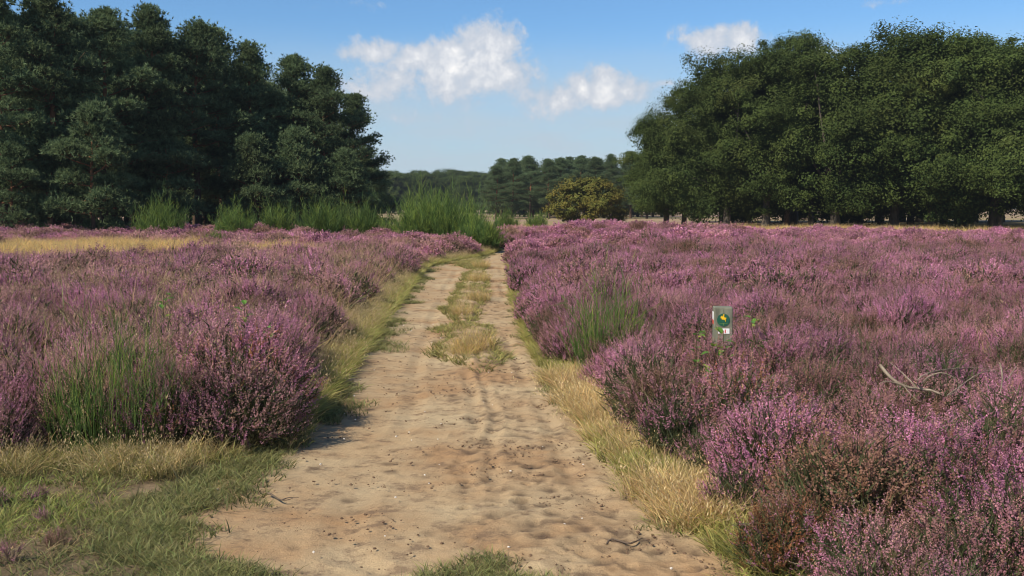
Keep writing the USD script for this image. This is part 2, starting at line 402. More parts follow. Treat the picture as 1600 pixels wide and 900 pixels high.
def strip_amount(x, y):
    """How far inside the grassy middle strip of the track (1 inside, 0 outside)."""
    a, b = np.interp(y, ms[:, 2], ms[:, 0], left=9, right=9), np.interp(y, ms[:, 2], ms[:, 1], left=-9, right=-9)
    n = (fbm2(x, y, 1.6, 31) - 0.52) * 0.95
    b = b - 0.06 - 0.004 * y
    return sstep(0.03, 0.22, np.minimum(x - a, b - x) + n * 0.7)


rows = [(578, 735, 788), (568, 700, 797), (550, 680, 797), (530, 683, 790), (510, 688, 778), (495, 690, 768), (475, 698, 772), (455, 708, 772), (435, 718, 771), (420, 735, 768), (411, 700, 766), (404, 725, 760)]
ms = np.array([(at(a, G(800, p)[1]), at(b, G(800, p)[1]), G(800, p)[1]) for p, a, b in rows])
ms = ms[np.argsort(ms[:, 2])]


def build_path():
    ys = 2.4 * np.exp(np.arange(0, math.log(46.5 / 2.4), 0.0042))
    s = np.linspace(0, 1, 170)
    Y = np.repeat(ys[:, None], len(s), 1)
    lo, hi = xL(ys) - 0.45, xR(ys) + 0.45
    X = lo[:, None] + (hi - lo)[:, None] * s[None]
    e = edge_in(X, Y)
    Z = H(X, Y) - 0.10 * sstep(0.10, -0.08, e) + 0.008 * sstep(0.3, 0.0, np.abs(e))
    Z += (fbm2(X, Y, 1.4, 21) - 0.5) * 0.05 + (fbm2(X, Y, 9.0, 22) - 0.5) * 0.010 * sstep(24, 11, Y) + (fbm2(X, Y, 24.0, 23, 2) - 0.5) * 0.015 * sstep(11, 5, Y)
    # ruts: the left walking line and the churned right bridle line, with the grassy middle standing proud
    Z += 0.05 * strip_amount(X, Y)
    frac = (X - xL(Y)) / np.maximum(xR(Y) - xL(Y), 0.3)
    churn = np.exp(-((frac - 0.78) / 0.2) ** 2)
    Z += (fbm2(X, Y, 7.5, 24) - 0.5) * 0.017 * churn * sstep(26, 12, Y) - 0.03 * np.exp(-((frac - 0.3) / 0.25) ** 2)
    for c0, wd in ((0.60, 0.022), (0.665, 0.018), (0.86, 0.025), (0.35, 0.03)):      # narrow wheel lines
        c1 = c0 + (fbm2(X * 0 + c0, Y, 0.5, 25) - 0.5) * 0.12
        line = np.exp(-((frac - c1) / wd) ** 2) * sstep(0.40, 0.55, fbm2(X * 0 + c0 * 9, Y, 0.6, 26))
        Z += -0.010 * line + 0.005 * np.exp(-((np.abs(frac - c1) - 1.9 * wd) / (0.7 * wd)) ** 2) * sstep(0.40, 0.55, fbm2(X * 0 + c0 * 9, Y, 0.6, 26))
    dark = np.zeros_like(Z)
    r = np.random.default_rng(41)
    n = 2300
    py = 3.0 * np.exp(r.random(n) * math.log(22 / 3.0))
    pf = np.where(r.random(n) < 0.80, r.normal(0.76, 0.15, n), r.uniform(0.05, 0.95, n))
    for cy, cf in zip(py, pf):
        cx = xL(cy) + cf * (xR(cy) - xL(cy))
        if cf > 0.97 or cf < 0.03:
            continue
        R, ang, dep = 0.014 + 0.06 * r.random() ** 2, r.uniform(0, 2 * PI), r.uniform(0.002, 0.011) * (1.3 if cf > .55 else .6)
        i0, i1 = np.searchsorted(ys, [cy - 3 * R, cy + 3 * R])
        if i1 <= i0:
            continue
        dx, dy = X[i0:i1] - cx, Y[i0:i1] - cy
        u, w = dx * math.cos(ang) + dy * math.sin(ang), -dx * math.sin(ang) + dy * math.cos(ang)
        d = np.sqrt((u / 1.25) ** 2 + w ** 2) / R
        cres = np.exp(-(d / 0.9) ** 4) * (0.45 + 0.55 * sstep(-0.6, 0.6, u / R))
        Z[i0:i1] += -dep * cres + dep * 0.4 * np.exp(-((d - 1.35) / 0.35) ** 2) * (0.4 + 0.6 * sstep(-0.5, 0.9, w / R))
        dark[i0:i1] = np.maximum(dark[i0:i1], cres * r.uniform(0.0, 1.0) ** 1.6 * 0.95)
    n0, n1 = X.shape
    i, j = np.meshgrid(np.arange(n0 - 1), np.arange(n1 - 1), indexing="ij")
    q = np.stack([i * n1 + j, i * n1 + j + 1, (i + 1) * n1 + j + 1, (i + 1) * n1 + j], -1).reshape(-1, 4)
    f = np.vstack([q[:, [0, 1, 2]], q[:, [0, 2, 3]]])
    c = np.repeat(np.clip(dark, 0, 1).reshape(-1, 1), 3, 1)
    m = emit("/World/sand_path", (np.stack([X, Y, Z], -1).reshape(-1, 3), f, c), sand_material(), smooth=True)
    tag(m.GetPrim(), "pale trodden sand track with hoof prints leading between the heather", "path", kind="structure")


build_ground()
build_path()


# ------------------------------------------------------------------ heather
def heather(seed, R, Hh, nst, lod, pink=1.0, brown=0.0, ff=0.85):
    """Returns (stems, flowers) of one heather bush: upright shoots that end in flower spikes."""
    r = np.random.default_rng(seed)
    st, fl = MB(), MB()
    rr, az = R * np.sqrt(r.random(nst)), r.random(nst) * 2 * PI
    lump = np.array([r.uniform(0.8, 1.15) for _ in range(8)])
    lum = np.interp(az, np.linspace(0, 2 * PI, 9), np.append(lump, lump[0]))
    top = Hh * (1 - 0.62 * (rr / R) ** 2.4) * (0.85 + 0.3 * (lum - 0.8)) * r.normal(1, 0.09, nst)
    T = np.stack([rr * np.cos(az) * lum, rr * np.sin(az) * lum, top], 1)
    B = T * [0.45, 0.45, 0] + np.stack([r.normal(0, .03, nst), r.normal(0, .03, nst), np.full(nst, -0.03)], 1)
    lean = np.stack([np.cos(az) * rr / R * 0.75, np.sin(az) * rr / R * 0.75, np.ones(nst)], 1)
    D = unit(lean + r.normal(0, 0.18, (nst, 3)))
    dirs = unit(T - B)
    wst = {0: 0.004, 1: 0.008, 2: 0.015}[lod]
    g0 = np.array([0.055, 0.042, 0.025]); g1 = np.array([0.075, 0.085, 0.032])
    gv = r.uniform(0.7, 1.4, (nst, 1))
    ribbons(st, B, dirs, np.linalg.norm(T - B, axis=1), np.full(nst, wst), r.normal(0, .02, (nst, 3)), 2, g0 * gv, g1 * gv, r, taper=4)
    nsh = {0: 9, 1: 4, 2: 2}[lod]                       # short leafy side shoots
    t = r.uniform(0.25, 0.95, (nst, nsh))
    P = (B[:, None] + (T - B)[:, None] * t[..., None]).reshape(-1, 3)
    SD = unit(np.repeat(D, nsh, 0) + r.normal(0, 0.55, (nst * nsh, 3)))
    sv = r.uniform(0.6, 1.5, (nst * nsh, 1))
    ribbons(st, P, SD, r.uniform(.04, .09, nst * nsh), np.full(nst * nsh, {0: .006, 1: .012, 2: .025}[lod]), r.normal(0, .01, (nst * nsh, 3)), 1, np.array([0.05, 0.06, 0.025]) * sv, np.array([0.085, 0.095, 0.036]) * sv, r)
    # flower spikes: one main and side ones per shoot
    nsp = {0: 3, 1: 2, 2: 3}[lod]
    base = np.repeat(T, nsp, 0) - np.repeat(D, nsp, 0) * r.uniform(0.0, 0.10, (nst * nsp, 1))
    SD = unit(np.repeat(D, nsp, 0) + r.normal(0, 0.22, (nst * nsp, 3)))
    N = len(base)
    L = r.uniform(0.045, 0.12, N)
    on = np.repeat(r.random(nst) < ff, nsp)            # some shoots do not flower
    base, SD, L = base[on], SD[on], L[on]
    N = len(base)
    hue = r.random((N, 1))
    # mauve, pink-violet or already browned
    mauve, pinkc, dry = np.array([0.38, 0.155, 0.205]), np.array([0.55, 0.225, 0.345]), np.array([0.38, 0.22, 0.135])
    col = np.where(hue < 0.5, mauve, np.where(hue < 0.86, pinkc * pink + mauve * (1 - pink), dry))
    if brown:
        col = np.where(r.random((N, 1)) < brown, np.array([0.25, 0.105, 0.045]) * r.uniform(0.7, 1.4, (N, 1)), col)
    col = col * r.uniform(0.70, 1.26, (N, 1))
    nb, rad0, la, lb = {0: (13, 0.0055, 0.0062, 0.0040), 1: (7, 0.007, 0.0105, 0.0068), 2: (3, 0.014, 0.020, 0.013)}[lod]
    t = np.tile((np.arange(nb) + 0.5) / nb, (N, 1)) + r.uniform(-.03, .03, (N, nb))
    a1 = unit(np.cross(SD, r.normal(size=(N, 3)))); a2 = np.cross(SD, a1)
    ph = r.random((N, nb)) * 2 * PI
    rad = np.cos(ph)[..., None] * a1[:, None] + np.sin(ph)[..., None] * a2[:, None]
    w = (1.15 - 0.75 * t)[..., None] if lod < 2 else np.ones((N, nb, 1))
    P = base[:, None] + SD[:, None] * (L[:, None] * t)[..., None] + rad * rad0 * w
    ax = unit(rad + SD[:, None] * 0.7 + r.normal(0, .3, (N, nb, 3)))
    bx = unit(np.cross(ax, r.normal(size=(N, nb, 3))))
    cc = (col[:, None] * (0.8 + 0.45 * t[..., None]) * r.uniform(.8, 1.2, (N, nb, 1)))
    diamonds(fl, P.reshape(-1, 3), (ax * la * w).reshape(-1, 3), (bx * lb * w).reshape(-1, 3), cc.reshape(-1, 3))
    return st.data(), fl.data()


def joined(a, b):
    return np.vstack([a[0], b[0]]), np.vstack([a[1], b[1] + len(a[0])]), np.vstack([a[2], b[2]])


lods = {0: [heather(100 + k, 0.31, 0.42, 300, 0, pink=[1, .8, .5, 1, .6, .9][k], ff=[.97, .85, .65, .95, .4, .8][k]) for k in range(6)],
        1: [heather(200 + k, 0.36, 0.44, 330, 1, pink=[1, .8, .5, .9, .7][k], ff=[.97, .85, .65, .95, .4][k]) for k in range(5)],
        2: [heather(300 + k, 0.46, 0.46, 400, 2, pink=[1, .8, .6, .9][k], ff=[.97, .85, .5, .9][k]) for k in range(4)]}

# bushes that stand out and are things of their own: (photo column, distance, size, kind, label)
kinds = {"mauve": heather(401, 0.34, 0.46, 520, 0, 0.55, 0.12), "dark": heather(402, 0.36, 0.46, 380, 0, 0.2, 0.3), "bright": heather(403, 0.36, 0.42, 520, 0, 0.8, 0.08), "rusty": heather(404, 0.30, 0.36, 420, 0, 0.9, 0.75)}
special = [(365, 7.2, 1.65, "mauve", "tall dusky mauve heather bush at left path edge casting shadow onto sand"),
           (262, 6.6, 1.2, "mauve", "low brownish pink heather bush right of the green broom clump beside the lawn"),
           (20, 6.9, 1.25, "bright", "deep purple heather bush at the left picture edge above the lawn"),
           (1165, 6.4, 1.35, "dark", "dark sparsely flowered heather bush behind the straw-coloured grass"),
           (1235, 5.35, 1.25, "bright", "pale pink heather bush leaning over the straw grass beside the path"),
           (1440, 4.95, 1.15, "bright", "vivid magenta pink heather bush in the right foreground"),
           (1345, 4.55, 1.5, "rusty", "rust-brown withered heather bush in the right foreground"),
           (1530, 4.55, 1.1, "dark", "open dark green heather bush with few pink spikes at lower right"),
           (1240, 4.3, 0.95, "rusty", "small heather bush with brown tips at the bottom edge right of path"),
           (1124, 7.36, 1.3, "mauve", "small dusky heather bush hiding the foot of the waymark post"),
           (985, 9.2, 1.2, "bright", "magenta heather bush below the right-hand broom clump")]
sp_xy = []
built = {}
for px, d, s, k, lab in special:
    x = at(px, d)
    sp_xy.append((x, d, 0.31 * s))
    loc, rz = (x, d, float(H(x, d)) - 0.02), rng.uniform(0, 360)
    p = thing("heather_bush", lab, "heather", loc, rz, s)
    part("stems", kinds[k][0], M["heather_stem"], p)
    part("flower_spikes", kinds[k][1], M["heather_flower"], p)
sp_xy = np.array(sp_xy)


def lawn_far(x):
    """The line where the left foreground lawn gives way to heather."""
    return np.interp(x, [-8, -3.6, -2.2, -1.9, -1.6], [5.85, 5.9, 6.1, 6.4, 6.9]) + (fbm2(x, x * 0, 1.5, 77) - 0.5) * 0.5


def jitter_grid(y0, y1, c, k, r):
    """Jittered points over the ground that the camera, or one a step aside, can see between the distances y0 and y1."""
    out = []
    for y in np.arange(y0, y1, c):
        w = 0.56 * y + 2.2
        xs = np.arange(-w, w, c)
        out.append(np.stack([xs, np.full(len(xs), y)], 1))
    p = np.vstack(out)
    p = p + r.uniform(-0.5, 0.5, p.shape) * c * k
    return p[(p[:, 1] > y0 - c) & (p[:, 1] < y1 + c)]


def gold_patch(x, y):
    """The two dry grass patches in the heath on the left."""
    a = 1 - (((x + 13.5) / 6.0) ** 2 + ((y - 27) / 9.5) ** 2)
    b = 1 - (((x + 7.6) / 3.4) ** 2 + ((y - 27) / 3.2) ** 2)
    return np.maximum(a, b * 0.8) + (fbm2(x, y, 0.6, 51) - 0.5) * 1.3


def verge_r(y): return np.interp(y, [3, 4.3, 5.2, 6.5, 8, 10, 14, 30], [0.0, 0.02, 0.15, 0.30, 0.22, 0.12, 0.10, 0.08])
def verge_l(y): return np.interp(y, [7, 8, 10, 14, 22, 30], [0.05, 0.22, 0.42, 0.45, 0.40, 0.3])


def heath_mask(x, y):
    dr, dl = x - xR(y) - verge_r(y), xL(y) - verge_l(y) - x
    right = (dr + (fbm2(x, y, 1.1, 61) - 0.5) * 0.35 > 0.12) & (y < 45 + (fbm2(x, y, .2, 62) - .5) * 12)
    left = (dl + (fbm2(x, y, 1.1, 63) - 0.5) * 0.5 > 0.12) & (y > lawn_far(x) + 0.15) & (gold_patch(x, y) < 0.25) & (y < 50)
    return right, left


r = np.random.default_rng(17)
PR, PL = [], []
base_i = 0
for lod, (y0, y1, c) in {0: (2.6, 13, 0.29), 1: (13, 27, 0.36), 2: (27, 52, 0.47)}.items():
    p = jitter_grid(y0, y1, c, 1.0, r)
    right, left = heath_mask(p[:, 0], p[:, 1])
    keep = ~((np.abs(p[:, 0] - at(1134, p[:, 1])) < 0.16) & (p[:, 1] > 7.42) & (p[:, 1] < 8.1))
    if lod == 0:
        dd = np.linalg.norm(p[:, None] - sp_xy[None, :, :2], axis=2)
        keep = (dd > sp_xy[None, :, 2]).all(1)
    for px, d, q in ((172, 6.35, 0.40), (172, 6.0, 0.3), (668, 38, 0.9), (718, 37, 0.9), (750, 35.2, 1.3)):          # room for the broom shrubs by the path end
        keep &= (p[:, 0] - at(px, d)) ** 2 + (p[:, 1] - d) ** 2 > q * q
    keep &= ~((p[:, 1] > 5.15) & (p[:, 1] < 5.85) & (p[:, 0] > at(1365, p[:, 1])) & (p[:, 0] < at(1565, p[:, 1])) & (r.random(len(p)) < 0.8))
    gaps = fbm2(p[:, 0], p[:, 1], 0.9, 71)
    keep &= r.random(len(p)) < np.where(gaps < 0.42, 0.35, 1.0)
    for mask, store, side in ((right, PR, "R"), (left, PL, "L")):
        q = p[mask & keep]
        n = len(q)
        sc = (0.38 + 1.28 * fbm2(q[:, 0], q[:, 1], 0.8, 72)) * r.uniform(0.8, 1.2, n) * (1.25 if lod < 2 else 1.05) * (np.where(q[:, 1] < 5.8, 1.05, 0.92) if side == "R" else 1.0)
        poor = fbm2(q[:, 0], q[:, 1], 0.55, 73) + r.normal(0, .06, n) < 0.44
        few, many = {0: ([2, 4], [0, 1, 3, 5]), 1: ([2, 4], [0, 1, 3]), 2: ([2], [0, 1, 3])}[lod]
        store.append((q, base_i + np.where(poor, np.array(few)[r.integers(0, len(few), n)], np.array(many)[r.integers(0, len(many), n)]), sc * np.where(poor, 0.9, 1.0)))
    base_i += len(lods[lod])
protos_s, protos_f = [b[0] for k in (0, 1, 2) for b in lods[k]], [b[1] for k in (0, 1, 2) for b in lods[k]]
for store, side, lab in ((PR, "right", "purple flowering heather covering the heath right of the path"), (PL, "left", "mauve flowering heather covering the heath left of the path")):
    xy, idx, sc = np.vstack([s[0] for s in store]), np.concatenate([s[1] for s in store]), np.concatenate([s[2] for s in store])
    pos = np.column_stack([xy, H(xy[:, 0], xy[:, 1]) - 0.03])
    n = len(pos)
    # thing > parts is kept for the mass as well: shoots and flowers are two instancers over the same places
    rz, tilt = r.uniform(0, 2 * PI, n), r.normal(0, 0.10, (n, 2))
    both = [joined(a, b) for a, b in zip(protos_s, protos_f)]
    scatter("heather", lab.replace("flowering heather", "heather blossom"), "heather", protos_f, M["heather_flower" if side == "right" else "heather_flower_left"], pos, idx, rz, tilt, sc)
    scatter("heather_shoots", lab.replace("purple flowering heather", "dark green heather shoots").replace("mauve flowering heather", "brownish green heather shoots"), "heather", protos_s, M["heather_stem"], pos, idx, rz, tilt, sc)


# ------------------------------------------------------------------ grasses
def tuft(seed, n, h, spread, w, c0, c1, flop=0.5, nseg=3, heads=0.0, headc=(0.5, 0.38, 0.2)):
    r = np.random.default_rng(seed)
    mb = MB()
    az = r.random(n) * 2 * PI
    rr = spread * np.sqrt(r.random(n))
    P = np.stack([rr * np.cos(az), rr * np.sin(az), np.full(n, -0.015)], 1)
    a2 = az + r.normal(0, 1.5, n)
    le = np.abs(r.normal(0.28, 0.34, n))
    D = unit(np.stack([np.cos(a2) * le, np.sin(a2) * le, np.ones(n)], 1))
    L = h * r.uniform(0.55, 1.15, n)
    bend = np.stack([np.cos(a2), np.sin(a2), -0.45 * np.ones(n)], 1) * (L * flop * r.uniform(0.3, 1.2, n))[:, None]
    v = r.uniform(0.7, 1.35, (n, 1)) * (1 + r.normal(0, 0.07, (n, 3)))
    mix = r.random((n, 1))
    ca, cb = np.asarray(c0) * v, (np.asarray(c1[0]) * mix + np.asarray(c1[1]) * (1 - mix)) * v
    ribbons(mb, P, D, L, np.full(n, w) * r.uniform(.7, 1.3, n), bend, nseg, ca, cb, r)
    if heads:
        k = r.random(n) < heads
        if k.any():
            tip = (P + D * L[:, None] + bend)[k]
            m = len(tip)
            q = np.repeat(tip, 7, 0) + r.normal(0, 0.016, (m * 7, 3)) * [1, 1, 2.4]
            A = unit(r.normal(0, .5, (m * 7, 3)) + [0, 0, 1]) * 0.011
            B = unit(np.cross(A, r.normal(size=A.shape))) * 0.003
            diamonds(mb, q, A, B, np.asarray(headc) * r.uniform(.7, 1.2, (m * 7, 1)))
    return mb.data()


GREEN, LIME, OLIVE = (0.23, 0.25, 0.075), (0.36, 0.38, 0.09), (0.34, 0.29, 0.12)
STRAW, GOLD, TAN = (0.72, 0.52, 0.22), (0.72, 0.47, 0.14), (0.54, 0.38, 0.18)
t_green = [tuft(500 + k, 46, 0.08, 0.10, 0.005, (0.11, 0.12, 0.045), (GREEN, OLIVE), 0.8) for k in range(4)]
t_lime = [tuft(510 + k, 60, 0.085, 0.11, 0.005, (0.18, 0.19, 0.06), (LIME, GREEN), 0.6) for k in range(3)]
t_dry = [tuft(520 + k, 38, 0.07, 0.11, 0.0045, (0.20, 0.15, 0.075), (TAN, OLIVE), 0.9) for k in range(3)]
t_straw = [tuft(530 + k, 75, 0.21, 0.10, 0.0045, (0.40, 0.29, 0.13), (STRAW, TAN), 0.55, heads=0.03, headc=(0.6, 0.46, 0.24)) for k in range(4)]
t_mixed = [tuft(540 + k, 50, 0.24, 0.12, 0.005, (0.17, 0.16, 0.06), (OLIVE, STRAW), 0.7, heads=0.12) for k in range(4)]
t_verge = [tuft(550 + k, 60, 0.16, 0.12, 0.0065, (0.19, 0.19, 0.055), (LIME, (0.44, 0.37, 0.13)), 0.6) for k in range(3)]
t_long = [tuft(580 + k, 34, 0.62, 0.14, 0.005, (0.24, 0.20, 0.09), (TAN, STRAW), 0.45, heads=0.12) for k in range(4)]
t_strip = [tuft(555 + k, 50, 0.085, 0.12, 0.0075, (0.15, 0.155, 0.05), (GREEN, (0.46, 0.36, 0.13)), 0.8) for k in range(3)]
t_gold = [tuft(560 + k, 80, 0.50, 0.16, 0.014, (0.36, 0.26, 0.10), (GOLD, STRAW), 0.5, heads=0.3) for k in range(3)]
t_stalk = [tuft(570 + k, 9, 0.66, 0.12, 0.0035, (0.34, 0.26, 0.13), (TAN, STRAW), 0.35, heads=0.9, headc=(0.42, 0.28, 0.17)) for k in range(4)]


def put(name, label, protos, pts, smin=0.7, smax=1.3, sc=None, cat="grass"):
    r = np.random.default_rng(len(label) * 31 + len(pts))
    n = len(pts)
    pos = np.column_stack([pts, H(pts[:, 0], pts[:, 1])])
    s = r.uniform(smin, smax, n) * (1 if sc is None else sc)
    scatter(name, label, cat, protos, M["grass"], pos, r.integers(0, len(protos), n), r.uniform(0, 2 * PI, n), r.normal(0, .08, (n, 2)), s)


def rect(x0, x1, y0, y1, dens, r):
    n = int((x1 - x0) * (y1 - y0) * dens)
    return np.stack([r.uniform(x0, x1, n), r.uniform(y0, y1, n)], 1)


r = np.random.default_rng(23)
# lawn, lower left
p = rect(-6.5, -0.9, 2.6, 7.6, 230, r)
out = -edge_in(p[:, 0], p[:, 1])
cover = fbm2(p[:, 0], p[:, 1], 1.3, 81)
keep = (out > 0.03) & (p[:, 0] < xL(p[:, 1]) + 0.2) & (p[:, 1] < lawn_far(p[:, 0]) + 0.5) & (r.random(len(p)) < sstep(0.0, 0.8, out) * (0.12 + 0.75 * sstep(0.40, 0.62, cover)))
p, cover = p[keep], cover[keep]
kind = fbm2(p[:, 0], p[:, 1], 1.0, 82) + r.normal(0, 0.07, len(p))
put("green_grass", "short green turf of the lawn in the left foreground", t_green, p[kind < 0.49])
put("dry_grass", "short brownish dry grass mixed into the left foreground lawn", t_dry, p[(kind >= 0.49) & (kind < 0.57)])
put("lime_grass", "fresh yellow-green grass patches in the left foreground lawn", t_lime, p[kind >= 0.57], 0.8, 1.25)
# ragged border of long grass between the lawn and the heather
x = r.uniform(-6.5, -1.5, 620)
y = lawn_far(x) + r.normal(-0.02, 0.22, 620)
p = np.stack([x, y], 1)[fbm2(x, y, 1.3, 85) > 0.52]
put("border_grass", "long olive and tan grass where the left lawn runs into the heather", t_mixed + t_verge, p, 0.4, 1.0)
# turf at the bottom centre of the picture
c0 = G(735, 915)
p = rect(-0.75, 0.35, 2.9, 4.6, 420, r)
keep = (((p[:, 0] - c0[0]) / 0.42) ** 2 + ((p[:, 1] - 3.75) / 0.66) ** 2 + (fbm2(p[:, 0], p[:, 1], 5, 83) - .5) * 1.2) < 0.95
put("turf_patch", "short green turf patch growing in the sand at bottom centre", t_green, p[keep], 0.55, 0.95)
# sparse tufts creeping from the verges onto the sand
p = np.vstack([np.stack([x, y], 1) for x, y in [((lambda y: (xL(y) + r.normal(-0.02, 0.15, len(y)), y))(4 + 30 * r.random(2200) ** 1.6)), ((lambda y: (xR(y) - r.normal(-0.05, 0.10, len(y)), y))(r.uniform(4, 34, 900)))]])
p = p[fbm2(p[:, 0], p[:, 1], 1.8, 84) > 0.49]
put("edge_grass", "small green grass tufts creeping onto both edges of the sand track", t_green, p, 0.7, 1.2)
# left verge
y = 7.35 + (36 - 7.35) * r.random(4200) ** 1.25
x = xL(y) - (r.random(len(y)) ** 1.3) * (verge_l(y) + 0.12) - 0.07
p = np.stack([x, y], 1)
q = (xL(y) - x) + r.normal(0, .12, len(y))
put("verge_grass", "yellow-green grass verge along the left side of the track", t_verge, p[q < 0.30], 0.7, 1.35)
put("verge_long_grass", "long olive and tan grass between left verge and heather", t_mixed, p[q >= 0.30], 0.7, 1.25)
# right verge
y = 4.2 + (34 - 4.2) * r.random(2900) ** 1.5
u = r.random(len(y))
x = xR(y) - 0.03 + u * (verge_r(y) + 0.18)
n1 = fbm2(x, y, 1.2, 86)
strawy = (y > 4.9) & (y < 9.6)
p = np.stack([x, y], 1)
sel = strawy & (n1 + r.normal(0, .08, len(n1)) > 0.45)
put("straw_grass", "pale straw-coloured dry grass along the right edge of the path", t_straw, p[sel] + r.normal(0, .05, (sel.sum(), 2)), 0.55, 1.2)
put("right_verge_grass", "green and olive grass along the right edge of the path", t_verge, p[~sel & ((y > 5.2) | (r.random(len(y)) < 0.4))], 0.5, 1.1)
# middle strip
p = rect(-2.2, 0.2, 8.5, 32, 190, r)
amt = strip_amount(p[:, 0], p[:, 1])
keep = r.random(len(p)) < amt
p = p[keep]
put("strip_grass", "short green grass growing on the middle strip of the track", t_strip, p, 0.7, 1.3)
# golden grass in the far left heath, and a few tussocks through the heather
p = rect(-24, -2.5, 18, 40, 13, r)
p = p[gold_patch(p[:, 0], p[:, 1]) > 0.15]
put("golden_grass", "golden dry grass patches in the heath far left", t_gold, p, 0.7, 1.2)
p = np.vstack([rect(-26, 26, 46, 64, 1.6, r), rect(8, 36, 50, 74, 1.0, r)])
put("pale_grass", "pale dry grass in front of the trees beyond the heather", t_gold + t_verge, p, 0.9, 1.5)
# tall grass stalks among the left heather
pa = jitter_grid(7, 30, 0.45, 1.0, r)
rm, lm = heath_mask(pa[:, 0], pa[:, 1])
n2 = fbm2(pa[:, 0], pa[:, 1], 0.5, 88)
near_edge = sstep(3.5, 0.5, xL(pa[:, 1]) - pa[:, 0])
p = pa[(lm & (n2 + 0.25 * near_edge > 0.43)) | (rm & (n2 > 0.66))]
put("grass_stalks", "thin tan grass stalks standing up through the heather", t_stalk, p, 0.75, 1.15)
pa = jitter_grid(6.9, 26, 0.34, 1.0, r)
rm, lm = heath_mask(pa[:, 0], pa[:, 1])
n3 = fbm2(pa[:, 0], pa[:, 1], 0.6, 94) + r.normal(0, .05, len(pa))
put("heath_grass", "tan and straw grass growing up among the heather on the left", t_long, pa[lm & (n3 > 0.45)], 0.85, 1.35)
# pink heather seedlings in the lawn
p = rect(-4.2, -1.9, 4.2, 6.4, 11, r)
p = p[(fbm2(p[:, 0], p[:, 1], 1.4, 89) > 0.44) & (edge_in(p[:, 0], p[:, 1]) < -0.25)]
small = [heather(420 + k, 0.13, 0.20, 26, 0, 1.0) for k in range(3)]
n = len(p)
pos = np.column_stack([p, H(p[:, 0], p[:, 1])])
scatter("heather_seedlings", "small pink heather sprigs growing in the left foreground lawn", "heather", [joined(*b) for b in small], M["heather_flower"], pos, r.integers(0, 3, n), r.uniform(0, 6.28, n), r.normal(0, .1, (n, 2)), r.uniform(.35, .6, n))

# golden tussocks of the middle strip: things
for px, py, s, lab in [(757, 545, 1.0, "largest golden grass tussock, at the near end of the middle strip"), (738, 553, 0.75, "golden grass tussock left of the largest one on the middle strip"),
                       (733, 492, 0.8, "low golden tussock halfway along the middle grass strip"), (757, 470, 0.95, "tall golden tussock in the right half of the middle grass strip"),
                       (757, 440, 1.1, "golden tussock in the far half of the middle grass strip"), (760, 418, 1.1, "farthest golden tussock, where the middle grass strip ends")]:
    x, y = G(px, py)
    k = int(px + py)
    mb = tuft(600 + k, 380, 0.19, 0.30, 0.006, (0.30, 0.25, 0.09), (GOLD, STRAW), 0.5, heads=0.25)
    x -= 0.05 + 0.003 * y
    p = thing("grass_tussock", lab, "grass tussock", (x, y, float(H(x, y)) + 0.03), 0, (s * 0.75, s * 1.9, s * 1.1))
    part("blades", mb, M["grass"], p)


# ------------------------------------------------------------------ broom shrubs
def broom(seed, n, h, spread, w, fan, shoots=0, yel=0.3, droop=0.1):
    r = np.random.default_rng(seed)
    mb = MB()
    az, rr = r.random(n) * 2 * PI, spread * np.sqrt(r.random(n))
    P = np.stack([rr * np.cos(az), rr * np.sin(az), np.full(n, -0.03)], 1)
    le = fan * np.sqrt(r.random(n)) * (0.35 + 0.65 * rr / spread)
    a2 = az + r.normal(0, .35, n)
    D = unit(np.stack([np.cos(a2) * le, np.sin(a2) * le, np.ones(n)], 1))
    L = h * r.uniform(0.45, 1.0, n) * (1 - 0.25 * le / max(fan, .01)) * np.where(r.random(n) < 0.05, 1.10, 1.0) * (1 - 0.3 * (le / max(fan, .01)) ** 2)
    bend = r.normal(0, droop * 0.4, (n, 3)) * L[:, None] - np.stack([np.cos(a2) * 0.15 * L, np.sin(a2) * 0.15 * L, np.zeros(n)], 1)
    v = r.uniform(0.7, 1.3, (n, 1))
    m = (r.random((n, 1)) < yel)
    ca = np.array([0.060, 0.092, 0.028]) * v
    cb = np.where(m, np.array([0.23, 0.30, 0.04]), np.array([0.105, 0.185, 0.034])) * v
    ribbons(mb, P, D, L * (1 if shoots < 8 else 0.9), np.full(n, w * (1 if shoots < 8 else 0.6)), bend, 3, ca, cb, r, taper=2.2)
    if shoots:
        t = r.uniform(0.25 if shoots < 8 else 0.35, 0.97, (n, shoots))
        Q = (P[:, None] + D[:, None] * (L[:, None] * t)[..., None] + bend[:, None] * (t * t)[..., None]).reshape(-1, 3)
        k = n * shoots
        SD = unit(np.repeat(D, shoots, 0) * (1.3 if shoots < 8 else 0.5) + [0, 0, 0.0 if shoots < 8 else 0.75] + r.normal(0, 0.48, (k, 3)))
        Ls = np.repeat(L, shoots) * r.uniform(0.10, 0.26 if shoots < 8 else 0.36, k)
        vv = np.repeat(v, shoots, 0) * r.uniform(.8, 1.2, (k, 1))
        ribbons(mb, Q, SD, Ls, np.full(k, w * 0.8), r.normal(0, .02, (k, 3)), 2, np.repeat(ca, shoots, 0) * 1.2, np.where(np.repeat(m, shoots, 0), np.array([0.26, 0.33, 0.045]), np.array([0.11, 0.19, 0.036])) * vv, r, taper=2.2)
    return mb.data()


